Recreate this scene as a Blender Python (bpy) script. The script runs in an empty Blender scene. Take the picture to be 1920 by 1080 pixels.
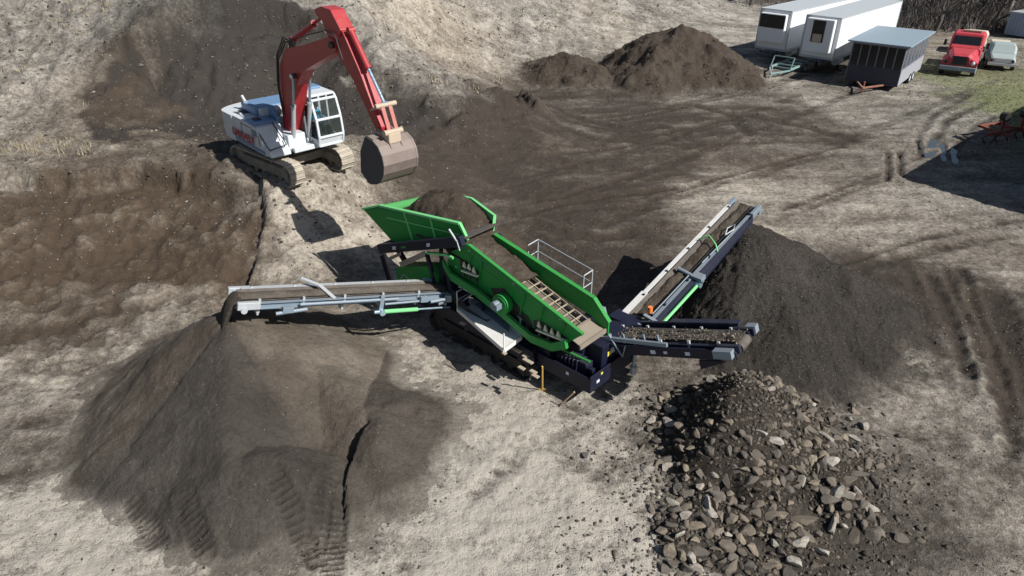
import bpy, math, random
import numpy as np
from mathutils import Vector, Matrix
R = math.radians
random.seed(7); rng = np.random.default_rng(7)
scene = bpy.context.scene
col = scene.collection
# ------------------------------------------------------------------ camera, sky, sun, exposure
CAMH, PITCH, FPX = 12.0, R(30), 1300.0
cam = bpy.data.cameras.new("camera"); cam.sensor_width = 36.0; cam.lens = 36.0*FPX/1920.0
cam.clip_start = 0.1; cam.clip_end = 3000
camo = bpy.data.objects.new("camera", cam); col.objects.link(camo)
camo.location = (0, 0, CAMH); camo.rotation_euler = (R(90)-PITCH, 0, 0)
scene.camera = camo
SUN_AZ, SUN_EL = R(-33), R(41)          # direction towards the sun, azimuth from +X
world = bpy.data.worlds.new("World"); scene.world = world; world.use_nodes = True
wn = world.node_tree.nodes; wl = world.node_tree.links
bg = wn.get("Background") or wn.new("ShaderNodeBackground")
sky = wn.new("ShaderNodeTexSky"); sky.sky_type = 'NISHITA'; sky.sun_disc = False
sky.sun_elevation = SUN_EL; sky.sun_rotation = R(90)-SUN_AZ
wl.new(sky.outputs[0], bg.inputs[0]); bg.inputs[1].default_value = 0.05
sl = bpy.data.lights.new("sun", 'SUN'); sl.energy = 5.0; sl.angle = R(0.5); sl.color = (1.0, 0.97, 0.925)
so = bpy.data.objects.new("sun", sl); col.objects.link(so)
sd = Vector((math.cos(SUN_AZ)*math.cos(SUN_EL), math.sin(SUN_AZ)*math.cos(SUN_EL), math.sin(SUN_EL)))
so.rotation_euler = sd.to_track_quat('Z', 'Y').to_euler(); so.location = (30, -30, 40)
scene.view_settings.view_transform = 'Standard'; scene.view_settings.look = 'None'
scene.view_settings.gamma = 1; scene.view_settings.exposure = 0.32

# ------------------------------------------------------------------ survey helpers
CP, SP = math.cos(PITCH), math.sin(PITCH)
def P(px, py, z=0.0):
    """surveyed position (metres) of a point read off the photograph, given its height"""
    u = (px-960)/FPX; v = (py-540)/FPX
    dy = CP-v*SP; dz = -SP-v*CP
    t = (z-CAMH)/dz
    return Vector((u*t, dy*t, z))
def ray(px, py):
    u = (px-960)/FPX; v = (py-540)/FPX
    return Vector((u, CP-v*SP, -SP-v*CP))

# ------------------------------------------------------------------ numpy noise
def _h(ix, iy, s):
    n = (ix.astype(np.int64)*374761393 + iy.astype(np.int64)*668265263 + s*974634777) & 0x7fffffff
    n = ((n ^ (n >> 13))*1274126177) & 0x7fffffff
    n = n ^ (n >> 16)
    return (n & 0xffff)/65535.0*2-1
def vn(x, y, s=0):
    fx = np.floor(x); fy = np.floor(y); tx = x-fx; ty = y-fy
    tx = tx*tx*tx*(tx*(tx*6-15)+10); ty = ty*ty*ty*(ty*(ty*6-15)+10)
    a = _h(fx, fy, s); b = _h(fx+1, fy, s); c = _h(fx, fy+1, s); d = _h(fx+1, fy+1, s)
    return (a*(1-tx)+b*tx)*(1-ty)+(c*(1-tx)+d*tx)*ty
def fbm(x, y, o=4, s=0, g=.5, ridge=False):
    r = 0; a = 1.0; n = 0
    for i in range(o):
        v = vn(x, y, s+i*17)
        if ridge: v = 1-2*np.abs(v)
        r = r+a*v; n += a; a *= g
        x, y = x*1.62-y*1.19+3.1, x*1.19+y*1.62+7.7
    return r/n
def sstep(a, b, x):
    t = np.clip((x-a)/(b-a), 0, 1); return t*t*(3-2*t)
def polyd(x, y, pts):
    """distance, length along, signed side (+ left) to a polyline"""
    best = np.full(x.shape, 1e9); al = np.zeros(x.shape); sg = np.zeros(x.shape); acc = 0
    for (ax, ay), (bx, by) in zip(pts[:-1], pts[1:]):
        dx, dy = bx-ax, by-ay; L = math.hypot(dx, dy)
        t = np.clip(((x-ax)*dx+(y-ay)*dy)/(L*L), 0, 1)
        qx = ax+t*dx-x; qy = ay+t*dy-y; d = np.sqrt(qx*qx+qy*qy); m = d < best
        best = np.where(m, d, best); al = np.where(m, acc+t*L, al)
        sg = np.where(m, np.sign((y-ay)*dx-(x-ax)*dy), sg); acc += L
    return best, al, sg
def W2(pts): return [tuple(P(*p)[:2]) for p in pts]

# ------------------------------------------------------------------ the lie of the land (surveyed heights)
SPOT = [(700,900,0),(900,1000,0),(100,1050,0),(500,1060,0),(1100,850,0),(1100,1050,0),(1700,1000,0),(1880,1060,0),(1880,720,-.1),
(1700,600,0),(1500,700,0),(1000,700,0),(1200,500,0),(1050,430,0),(1400,300,0),(1600,300,0),(1800,400,0),(1750,200,0),(1500,200,0),
(1900,250,0),(1650,120,0),(1850,110,0),(1300,230,0),(1100,250,0),(1000,350,.05),(1000,200,.2),(1180,130,.3),(1400,110,.1),
(590,487,.9),(650,480,.6),(650,530,.3),(560,600,.3),(720,560,0),(800,600,0),(560,440,1.2),(600,425,1.3),(630,400,1.4),(680,370,1.2),
(640,345,1.9),(760,345,1.1),(830,345,.6),(900,360,.15),(860,290,.6),(920,250,.8),
(430,290,2.5),(500,310,2.5),(380,300,2.5),(620,300,2.4),(560,335,2.4),(700,290,2.0),(760,260,1.6),(560,370,1.9),
(300,270,2.5),(200,280,2.6),(50,320,2.3),(250,315,2.35),(430,345,2.3),(480,395,1.9),
(100,450,1.1),(300,440,1.0),(400,500,.8),(200,550,.45),(50,560,.4),(0,640,.15),(350,610,.2),(470,540,.6),(200,700,0),(60,800,0),
(510,430,1.5),(540,390,2.0),(500,520,.6),(520,480,1.0),(-200,700,0),(-200,500,1),(-200,350,2.4),
(0,250,2.8),(100,200,3.3),(0,120,4.2),(150,100,4.6),(0,0,6.4),(150,0,6.6),(-200,100,5),
(230,90,5.0),(300,55,5.7),(400,8,6.5),(480,8,6.2),(560,30,5.4),(620,60,4.6),(700,130,3.4),(780,170,2.6),(840,205,1.8),
(250,225,2.6),(350,205,2.5),(450,195,2.4),(560,185,2.2),(680,215,2.0),(760,230,1.7),
(650,55,4.7),(760,110,3.3),(800,0,5.0),(720,0,5.6),(810,95,2.6),(880,110,1.5),(950,100,1.0),(950,0,3.9),(880,40,3.0),
(1100,60,1.3),(1100,0,3.0),(1250,30,1.0),(1250,0,2.0),(1400,40,.3)]
pts = np.array([list(P(*s)) for s in SPOT])
extra = np.array([(-60,20,2.5),(-60,60,6),(60,10,0),(60,40,0),(80,90,0),(0,0,0),(-20,4,0),(20,4,0),(-40,100,7),(0,110,4),(60,120,.5),
 (-80,80,7),(0,-25,0),(-45,0,.8),(40,0,0),(40,75,0),(30,100,0),(-110,30,4),(110,60,0),(-100,140,8),(0,160,5),(110,150,0),(0,-80,0)], float)
pts = np.vstack([pts, extra])
# two spots too close together with different heights would fold the ground: the fit is slightly relaxed
def _phi(r2): return 0.5*r2*np.log(r2+1e-9)
CX = pts[:, :2]/30.0
_n = len(CX); _d2 = ((CX[:, None]-CX[None])**2).sum(2)
_A = np.zeros((_n+3, _n+3)); _A[:_n, :_n] = _phi(_d2)+np.eye(_n)*1.5e-4
_A[:_n, _n] = 1; _A[:_n, _n+1:] = CX; _A[_n, :_n] = 1; _A[_n+1:, :_n] = CX.T
_w = np.linalg.solve(_A, np.concatenate([pts[:, 2], [0, 0, 0]]))
def base_z(x, y):
    x = np.asarray(x, float); y = np.asarray(y, float); sh = x.shape
    x = np.clip(x.ravel(), -100, 105)/30; y = np.clip(y.ravel(), -60, 155)/30
    out = np.empty(x.shape)
    for i in range(0, len(x), 40000):
        a = x[i:i+40000]; b = y[i:i+40000]
        d2 = (a[:, None]-CX[None, :, 0])**2+(b[:, None]-CX[None, :, 1])**2
        out[i:i+40000] = _phi(d2)@_w[:_n]+_w[_n]+_w[_n+1]*a+_w[_n+2]*b
    return np.clip(out, -.15, 8.0).reshape(sh)

def hit(px, py):
    """where the sight line through a photo point meets the ground"""
    d = ray(px, py); t = np.linspace(5, 260, 1200); z = CAMH+t*d.z; g = base_z(t*d.x, t*d.y); k = int(np.argmax(z < g)) if (z < g).any() else 1100
    return t[k]*d.x, t[k]*d.y
def HW(pts): return [hit(*p) for p in pts]
SCARPS = [(HW([(-60,322),(40,318),(150,327),(250,318),(340,330),(430,343),(505,352)]), .75, 1.6, .5),      # top of the dug hollow
 (HW([(215,118),(235,92),(300,58),(350,26),(400,9),(480,6),(560,28),(600,55)]), 1.9, 2.6, .8),            # lip of the cut face
 (HW([(700,135),(760,175),(815,205),(850,212)]), .5, 1.5, .5), (HW([(880,172),(930,165),(975,190),(1010,225)]), .7, 1.6, .5),
 (HW([(730,262),(800,232),(870,205)]), .35, 1.2, .4), (HW([(690,20),(740,45),(800,70),(860,110)]), .6, 2.0, .8), (HW([(540,395),(600,372),(680,352),(750,362)]), .35, 1.0, .4),
 (HW([(100,190),(130,215),(120,240)]), .4, 1.2, .4), (HW([(1010,105),(1100,95)]), .3, 1.5, .6)]
MOUNDS = [(*hit(428,318), .40, 1.0), (*hit(500,352), .35, .8), (*hit(392,292), .3, .9), (*hit(640,330), .3, .7), (*hit(935,192), .95, 2.4), (*hit(985,205), .6, 1.8), (*hit(865,228), .6, 1.7), (*hit(815,262), .5, 1.3), (*hit(905,275), .35, 1.6), (*hit(845,310), .3, 1.0), (*hit(1010,262), .3, 2.0), (*hit(1120,170), .25, 3), (*hit(590,350), .18, .8), (*hit(655,355), .22, .8), (*hit(700,330), .25, .9), (*hit(740,60), .6, 3.0), (*hit(860,60), .5, 3), (*hit(90,150), .5, 2.2), (*hit(1050,60), .5, 4), (*hit(1180,30), .7, 5)]
LIP = W2([(500,345,2.1),(503,400,1.8),(492,440,1.4),(484,480,1.0),(466,535,.6)])
CRAWL = [W2([(512,905,.35),(555,985,0),(590,1050,0)]), W2([(628,895,.3),(606,960,0),(590,1030,0)]), W2([(640,930,.15),(628,1010,0),(622,1090,0)]),
         W2([(352,945,.2),(368,1000,0),(388,1045,0)]), W2([(245,940,.1),(275,985,0),(300,1025,0)]),
         W2([(880,435,0),(950,455,0),(1010,500,0)]), W2([(985,425,0),(1045,470,0),(1085,515,0)])]
RUTS = [(W2([(1800,505),(1832,580),(1862,650),(1888,730),(1912,835)]), .2, .16), (W2([(1776,505),(1810,590),(1845,670),(1876,760),(1896,850)]), .18, .12), (W2([(1745,520),(1775,590),(1800,650),(1815,700)]), .2, .08),
        (W2([(1860,560),(1890,640),(1925,720),(1960,790)]), .55, .22), (W2([(1690,560),(1730,620),(1790,680)]), .25, .06), (W2([(1700,500),(1745,640),(1790,760),(1800,900)]), .2, .04),
        (W2([(1687,284),(1690,330)]), .14, .2), (W2([(1664,285),(1664,340)]), .12, .16), (W2([(1722,262),(1728,290)]), .12, .16), (W2([(1768,268),(1772,300)]), .12, .14), (W2([(1788,275),(1790,305)]), .12, .14),
        (W2([(1745,275),(1775,225),(1850,190)]), .25, .10), (W2([(1790,285),(1830,235),(1900,205)]), .2, .07), (W2([(1720,262),(1750,215),(1820,178)]), .2, .06),
        (W2([(1000,418),(1060,437),(1120,446),(1175,440)]), .3, .14), (W2([(1010,392),(1100,372),(1190,362),(1270,352)]), .25, .08),
        (W2([(1055,395),(1150,388),(1230,392)]), .2, .08), (W2([(1030,205),(1100,225),(1170,240),(1240,236)]), .4, .14),
        (W2([(1020,235),(1120,262),(1230,262),(1330,252)]), .35, .10), (W2([(1370,215),(1440,225),(1520,240),(1600,262)]), .4, .12),
        (W2([(1290,195),(1370,215),(1400,250)]), .35, .10), (W2([(0,800),(120,780),(230,735),(330,660)]), .3, .07),
        (W2([(0,890),(60,878),(150,850)]), .3, .05), (W2([(0,640),(120,620),(260,590)]), .3, .05)]
_rt = random.Random(31)
for (ax, ay), (mx, my), (bx, by) in [((960,350),(1150,300),(1480,190)), ((980,400),(1230,330),(1640,160)), ((1000,300),(1160,280),(1400,225)), ((1120,430),(1300,350),(1560,290)), ((1430,330),(1600,260),(1860,160)), ((1440,420),(1620,350),(1740,300)),
      ((1160,240),(1330,290),(1700,250)), ((980,230),(1120,270),(1340,270)), ((1500,560),(1640,480),(1900,440)), ((1300,1040),(1120,880),(980,820)), ((760,1060),(860,900),(1080,800)), ((1560,740),(1700,820),(1900,900)), ((1080,230),(1250,215),(1500,150))]:
    for off in (0, 1):
        pl = []
        for k in range(9):
            t = k/8; px = (1-t)**2*ax+2*t*(1-t)*mx+t*t*bx; py = (1-t)**2*ay+2*t*(1-t)*my+t*t*by; p = P(px, py, 0); q = P(px+2, py+.1, 0)
            pl.append((p.x, p.y))
        if off: pl = [(x+1.1, y+1.4) for x, y in pl]
        RUTS.append((pl, _rt.uniform(.16, .28), _rt.uniform(.03, .07)))
def detail(x, y):
    """wheel ruts and crawler prints: height change, dark fraction"""
    dz = np.zeros(x.shape); dk = np.zeros(x.shape)
    wob = vn(x*1.3, y*1.3, 77)*.08
    for pl, w, dep in RUTS:
        xs = [p[0] for p in pl]; ys = [p[1] for p in pl]
        m = (x > min(xs)-2) & (x < max(xs)+2) & (y > min(ys)-2) & (y < max(ys)+2)
        if not m.any(): continue
        d, al, sg = polyd(x[m], y[m], pl); d = np.abs(d*sg+wob[m]*.8)
        k = np.exp(-(d/w)**2)*(0.85+.2*vn(al*2.2, al*0, 5)); b = np.exp(-((d-w*1.7)/(w*.6))**2)
        dz[m] += -dep*k+dep*.45*b*(0.6+.6*vn(x[m]*3, y[m]*3, 9)); tr_ = .75+.45*np.sin(al*2*math.pi/.45); dz[m] += .25*dep*k*(tr_-.75); dk[m] = np.maximum(dk[m], k*min(1, .25+dep*5)*np.clip(tr_*(.7+.7*vn(x[m]*.9, y[m]*.9, 12)), 0, 1))
    for pl in CRAWL:
        xs = [p[0] for p in pl]; ys = [p[1] for p in pl]
        m = (x > min(xs)-1) & (x < max(xs)+1) & (y > min(ys)-1) & (y < max(ys)+1)
        if not m.any(): continue
        d, al, sg = polyd(x[m], y[m], pl)
        k = 1-sstep(.20, .25, d); rib = np.sin(al*2*math.pi/.145)
        pat = .7+.3*vn(x[m]*2.5, y[m]*2.5, 31)
        dz[m] += k*sstep(0, .25, al)*(-.03+.03*np.clip(rib*1.8, -1, 1)*pat); dz[m] += .018*np.exp(-((d-.29)/.05)**2)
        dk[m] = np.maximum(dk[m], k*(.5-.5*rib)*pat*sstep(0, .3, al))
    return dz, dk
def rough(x, y, b):
    """churned ground amplitude: hillier and dug ground is rougher"""
    return .25+.75*sstep(.15, 1.2, b)
def ground(x, y, fine=True):
    x = np.asarray(x, float); y = np.asarray(y, float)
    b = base_z(x, y)
    d, al, sg = polyd(x, y, LIP)
    d = np.abs(d); b = b-np.where(sg*1.0 < 0, 0.42*np.exp(-(d/1.4)), 0)*sstep(6, 3, d)*sstep(0, .22, d)   # undercut edge of the dug hollow
    for mx, my, mh, mr in MOUNDS:
        m = (np.abs(x-mx) < 3*mr) & (np.abs(y-my) < 3*mr)
        if m.any():
            b[m] = b[m]+mh*np.exp(-(((x[m]-mx)**2+(y[m]-my)**2)/mr**2))*(.7+.7*fbm(x[m]*1.1, y[m]*1.1, 4, 911, .6))
    for pl, drop, dec, wob in SCARPS:
        xs = [p[0] for p in pl]; ys = [p[1] for p in pl]; m = (x > min(xs)-6) & (x < max(xs)+6) & (y > min(ys)-7) & (y < max(ys)+5)
        if not m.any(): continue
        X_ = x[m]; Y_ = y[m]; X_ = X_+wob*fbm(X_*.7, Y_*.7, 4, 901); Y_ = Y_+wob*fbm(X_*.7+9, Y_*.7, 4, 905)
        d, al, sg = polyd(X_, Y_, pl); L_ = sum(math.dist(p, q) for p, q in zip(pl[:-1], pl[1:]))
        e = sstep(0, 1.2, al)*sstep(L_, L_-1.2, al)
        b = b.copy() if not isinstance(b, float) else b
        b[m] = b[m]-np.where(sg < 0, drop*np.exp(-d/dec)*sstep(0, .25 if dec < 1.6 and drop > .5 else .5, d), 0)*e+np.where(sg > 0, drop*.25*np.exp(-d/(dec*.5)), 0)*e
    if not fine: return b
    r = rough(x, y, b)
    far = sstep(25, 45, np.sqrt(x*x+y*y))
    z = b+.10*r*fbm(x/2.6, y/2.6, 4, 1)+.05*r*fbm(x*1.1, y*1.1, 3, 11)
    z = z+.035*fbm(x*.35+vn(x*.1, y*.1, 3)*2, y*1.0, 4, 21)*(1-r*.5)
    z = z+(.034+.10*r)*fbm(x*2.7, y*2.7, 5, 41, .62)
    z = z+.05*sstep(.0, .6, fbm(x*.3, y*.3, 2, 47))*(1-r*.6)*fbm(x*1.0, y*3.2, 3, 43, ridge=True)
    z = z+sstep(.8, 3, b)*far*(.30*fbm(x/3.5, y/3.5, 5, 61, .6)+.22*np.clip(fbm(x*.8, y*.8, 5, 67, .62, ridge=True), -.3, 1))
    hill = sstep(1.5, 3.0, b)*sstep(30, 34, y)
    z = z+.36*hill*fbm(x*.9+y*.1, y*.5, 5, 71, .6)+.22*hill*fbm(x*2.6, y*1.6, 4, 73, .65)
    hollow = sstep(-9.2, -11, x*1.0-y*.12)*sstep(26, 23, y)*sstep(14, 17, y)
    z = z+.26*hollow*fbm(x*1.3, y*1.3, 6, 91, .64)
    z = z+.03*(1-far)*fbm(x*1.6, y*1.6, 3, 97)
    dz, dk = detail(x, y)
    return z+dz
def gz(x, y): return float(ground(np.array([x]), np.array([y]))[0])

# ------------------------------------------------------------------ what soil lies where: (px, py, z, pale 0..1, brown 0..1, grass 0..1)
SOIL = [(900,950,0,1,.25,0),(1000,1050,0,1,.25,0),(900,760,0,.85,.35,0),(1000,850,0,.95,.3,0),(1100,760,0,.7,.3,0),(820,700,0,.75,.4,0),
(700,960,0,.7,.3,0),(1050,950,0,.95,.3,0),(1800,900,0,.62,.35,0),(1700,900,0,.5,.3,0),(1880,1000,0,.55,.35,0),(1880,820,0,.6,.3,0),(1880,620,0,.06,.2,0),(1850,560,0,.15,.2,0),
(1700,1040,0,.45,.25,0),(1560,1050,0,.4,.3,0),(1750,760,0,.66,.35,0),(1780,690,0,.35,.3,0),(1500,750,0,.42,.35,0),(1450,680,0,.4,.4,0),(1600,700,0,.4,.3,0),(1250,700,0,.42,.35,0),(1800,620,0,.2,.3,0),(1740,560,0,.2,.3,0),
(200,450,.9,.22,.85,0),(100,370,1.8,.25,.75,0),(350,400,1.5,.22,.8,0),(420,480,.9,.2,.8,0),(150,540,.5,.3,.8,0),(50,480,.9,.25,.8,0),(400,370,2.1,.25,.5,0),(300,540,.5,.28,.8,0),
(50,600,.2,.5,.6,0),(150,640,.1,.72,.45,0),(300,610,.2,.8,.4,0),(60,720,0,.55,.4,0),(150,760,0,.45,.4,0),(50,850,0,.5,.3,0),(40,960,0,.85,.3,0),(150,1040,0,.85,.3,0),(350,1070,0,.7,.35,0),(480,1050,0,.55,.4,0),(560,1070,0,.6,.35,0),(250,700,0,.6,.4,0),
(20,310,2.4,.6,.5,0),(150,310,2.5,.5,.6,0),(300,300,2.5,.45,.6,0),(400,330,2.4,.4,.4,0),(480,350,2.4,.7,.5,0),
(560,400,1.7,.85,.6,0),(640,350,1.9,.7,.55,0),(700,350,1.5,.6,.5,0),(540,470,1.1,.7,.5,0),(640,430,.9,.9,.55,0),(560,560,.3,.65,.5,0),(640,580,0,.6,.5,0),
(780,320,1.2,.15,.3,0),(850,300,.6,.12,.3,0),(800,260,1.4,.12,.3,0),(860,240,.8,.1,.3,0),(930,220,.7,.14,.3,0),(940,180,1.0,.4,.5,0),(960,280,.3,.25,.3,0),(830,350,.7,.3,.4,0),(900,340,.2,.4,.4,0),(980,320,0,.3,.3,0),
(450,100,4.3,.15,.05,0),(350,80,4.8,.12,.05,0),(550,110,3.8,.16,.1,0),(400,160,3.2,.18,.1,0),(480,60,5.3,.13,.0,0),(620,140,3.1,.22,.2,0),(700,180,2.4,.2,.2,0),(250,150,3.7,.25,.9,0),(220,210,3,.28,.8,0),(300,230,2.6,.3,.5,0),(420,240,2.5,.18,.25,0),(300,150,3.7,.2,.5,0),(740,190,2.3,.25,.2,0),
(780,205,2.1,.3,.2,0),(620,50,4.8,.7,.1,0),(680,70,4.5,.75,.1,0),(740,110,3.4,.72,.15,0),(800,160,2.6,.7,.15,0),(840,190,2.0,.6,.15,0),(560,10,5.8,.7,.1,0),
(100,80,4.8,.62,.2,0),(200,50,5.5,.55,.1,0),(280,30,6.0,.5,.0,0),(50,180,3.4,.7,.3,0),(130,180,3.6,.72,.35,0),(60,260,2.8,.6,.35,0),(170,240,2.8,.5,.5,0),(50,20,6.2,.65,.2,0),
(720,30,5.2,.7,.4,0),(780,40,4.0,.85,.7,0),(840,60,3.0,.75,.7,0),(860,120,1.8,.55,.5,0),(900,80,1.8,.7,.4,0),(950,30,3,.68,.2,0),(1050,40,2,.7,.15,0),(1000,100,.8,.65,.2,0),(1100,90,.6,.6,.25,0),(1200,20,1.5,.65,.1,0),(1330,40,.6,.7,.15,0),(1150,60,1,.7,.4,0),
(1000,180,.3,.4,.4,0),(1100,200,.1,.38,.3,0),(1050,250,0,.42,.4,0),(1150,240,0,.3,.3,0),(1180,300,0,.38,.4,0),(1050,350,0,.33,.35,0),(1000,430,0,.25,.35,0),(1100,480,0,.22,.3,0),(1050,470,0,.26,.35,0),(1150,430,0,.28,.35,0),(1230,420,0,.5,.4,0),(1300,370,0,.75,.45,0),
(1400,190,0,.5,.35,0),(1440,230,0,.3,.3,0),(1540,240,0,.3,.35,0),(1300,270,0,.42,.4,0),(1400,300,0,.45,.45,0),(1250,340,0,.6,.5,0),(1400,340,0,.75,.5,0),(1500,380,0,.65,.45,0),(1600,420,0,.72,.45,0),(1700,420,0,.72,.4,0),(1850,470,0,.65,.4,0),(1750,480,0,.6,.35,0),(1550,330,0,.55,.4,0),
(1600,300,0,.6,.35,0),(1700,300,0,.62,.35,0),(1720,350,0,.7,.35,0),(1500,160,0,.75,.35,0),(1600,190,0,.7,.25,0),(1650,160,0,.75,.3,.1),(1700,220,0,.62,.2,0),(1780,230,0,.6,.15,.1),
(1780,150,0,.6,.2,.55),(1850,150,0,.6,.2,.6),(1900,180,0,.5,.1,.9),(1900,210,0,.5,.1,.9),(1840,190,0,.6,.1,.3),(1820,130,0,.5,.2,.6),(1900,110,0,.6,.3,.4),(1750,90,0,.6,.6,.15),(1880,260,0,.6,.2,.5),(1800,350,0,.6,.2,0)]
_sp = np.array([list(hit(s[0], s[1]))+list(s[3:]) for s in SOIL])
REGIONS = [([(168,215),(215,125),(240,88),(300,52),(345,20),(400,6),(480,2),(560,26),(610,62),(640,95),(700,150),(760,190),(820,222),(770,262),(640,250),(420,262),(330,255),(230,262),(185,250)], .02, .10, .4, .95),
 ([(170,225),(215,150),(262,120),(300,175),(318,230),(240,255)], .36, .8, .6, .6),
 ([(-80,345),(60,335),(150,338),(250,330),(340,342),(430,356),(492,380),(498,430),(478,500),(440,540),(350,545),(250,570),(120,560),(-80,560)], .20, .75, .5, .85),
 ([(770,250),(860,215),(960,180),(1010,230),(985,300),(900,355),(820,345),(770,310)], .14, .3, .9, .85),
 ([(700,355),(790,340),(850,350),(880,375),(800,380),(740,380)], .3, .5, .6, .6),
 ([(940,330),(1060,290),(1240,270),(1330,300),(1260,350),(1280,400),(1240,440),(1280,520),(1150,560),(1080,520),(1010,440),(960,400)], .24, .35, 1.2, .75),
 ([(980,170),(1180,170),(1330,215),(1480,225),(1560,250),(1440,270),(1300,275),(1100,280),(990,240)], .28, .3, 1.6, .7),
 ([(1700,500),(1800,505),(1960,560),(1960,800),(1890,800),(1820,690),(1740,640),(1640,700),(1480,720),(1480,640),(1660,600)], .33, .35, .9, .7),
 ([(150,960),(230,1000),(330,1050),(640,1050),(760,930),(700,900),(300,900)], .45, .35, .8, .5),
 ([(1430,1060),(1560,990),(1720,930),(1760,1000),(1700,1100),(1450,1100)], .35, .3, .7, .6),
 ([(1420,95),(1600,100),(1700,160),(1600,180),(1430,140)], .35, .2, 1.5, .6)]
REGIONS = [([hit(*p) for p in pl], t_, b_, so, st) for pl, t_, b_, so, st in REGIONS]
def in_poly(x, y, pl):
    c = np.zeros(x.shape, bool); n = len(pl)
    for i in range(n):
        (ax, ay), (bx, by) = pl[i], pl[(i+1) % n]
        c ^= ((ay > y) != (by > y)) & (x < (bx-ax)*(y-ay)/(by-ay+1e-12)+ax)
    return c
def soil(x, y):
    """normalised blend of the nearest surveyed soil spots; radius grows with distance from the camera"""
    sh = x.shape; xx = x.ravel(); yy = y.ravel(); out = np.empty((len(xx), 3))
    wx = fbm(xx/1.8, yy/1.8, 3, 301); wy = fbm(xx/1.8, yy/1.8, 3, 401)
    xx = xx+wx*(.5+.03*np.abs(yy)); yy = yy+wy*(.4+.05*np.abs(yy))
    cx, cy = _sp[:, 0], _sp[:, 1]; s2 = (0.034*np.sqrt(cx*cx+cy*cy+CAMH**2))**2
    for i in range(0, len(xx), 40000):
        a = xx[i:i+40000]; b = yy[i:i+40000]
        d2 = (a[:, None]-cx)**2+((b[:, None]-cy)*.62)**2
        w = np.exp(-d2/(2*s2))+1e-4/(1+d2*d2/s2)
        out[i:i+40000] = (w@_sp[:, 2:5])/w.sum(1)[:, None]
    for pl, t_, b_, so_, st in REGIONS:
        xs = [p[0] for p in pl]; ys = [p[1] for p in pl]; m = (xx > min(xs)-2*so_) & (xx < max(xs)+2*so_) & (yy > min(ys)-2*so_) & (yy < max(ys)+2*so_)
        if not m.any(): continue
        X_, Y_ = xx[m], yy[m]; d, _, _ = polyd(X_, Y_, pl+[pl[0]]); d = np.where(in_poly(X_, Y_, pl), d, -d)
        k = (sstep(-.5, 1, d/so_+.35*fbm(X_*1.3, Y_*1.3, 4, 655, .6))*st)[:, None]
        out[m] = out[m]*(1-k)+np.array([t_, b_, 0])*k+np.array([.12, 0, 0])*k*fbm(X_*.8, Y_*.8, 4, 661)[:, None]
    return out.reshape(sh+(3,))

# ------------------------------------------------------------------ materials
def nodes(m):
    m.use_nodes = True; nt = m.node_tree; nt.nodes.clear()
    o = nt.nodes.new("ShaderNodeOutputMaterial"); b = nt.nodes.new("ShaderNodeBsdfPrincipled")
    nt.links.new(b.outputs[0], o.inputs[0]); return nt, b
def mixc(nt, fac, a, b, mode='MIX'):
    n = nt.nodes.new("ShaderNodeMix"); n.data_type = 'RGBA'; n.blend_type = mode; n.clamp_factor = True
    for s, v in ((n.inputs[0], fac), (n.inputs[6], a), (n.inputs[7], b)):
        if hasattr(v, 'links'): nt.links.new(v, s)
        else: s.default_value = v if isinstance(v, (int, float)) else (*v, 1)
    return n.outputs[2]
def mth(nt, op, a, b=0.0, c=None):
    n = nt.nodes.new("ShaderNodeMath"); n.operation = op
    for i, v in enumerate((a, b) if c is None else (a, b, c)):
        if hasattr(v, 'links'): nt.links.new(v, n.inputs[i])
        else: n.inputs[i].default_value = v
    return n.outputs[0]
def nz(nt, scale, detail=5, rough=.6, vec=None, dist=0.0):
    n = nt.nodes.new("ShaderNodeTexNoise"); n.inputs['Scale'].default_value = scale; n.inputs['Detail'].default_value = detail
    n.inputs['Roughness'].default_value = rough; n.inputs['Distortion'].default_value = dist
    if vec is not None: nt.links.new(vec, n.inputs['Vector'])
    return n.outputs[0]
def coords(nt, scale=None):
    t = nt.nodes.new("ShaderNodeTexCoord").outputs['Object']
    if scale:
        mp = nt.nodes.new("ShaderNodeMapping"); mp.inputs['Scale'].default_value = scale; nt.links.new(t, mp.inputs[0]); return mp.outputs[0]
    return t
def ramp(nt, v, a, b):
    n = nt.nodes.new("ShaderNodeMapRange"); n.inputs[1].default_value = a; n.inputs[2].default_value = b; nt.links.new(v, n.inputs[0]); return n.outputs[0]
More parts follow.
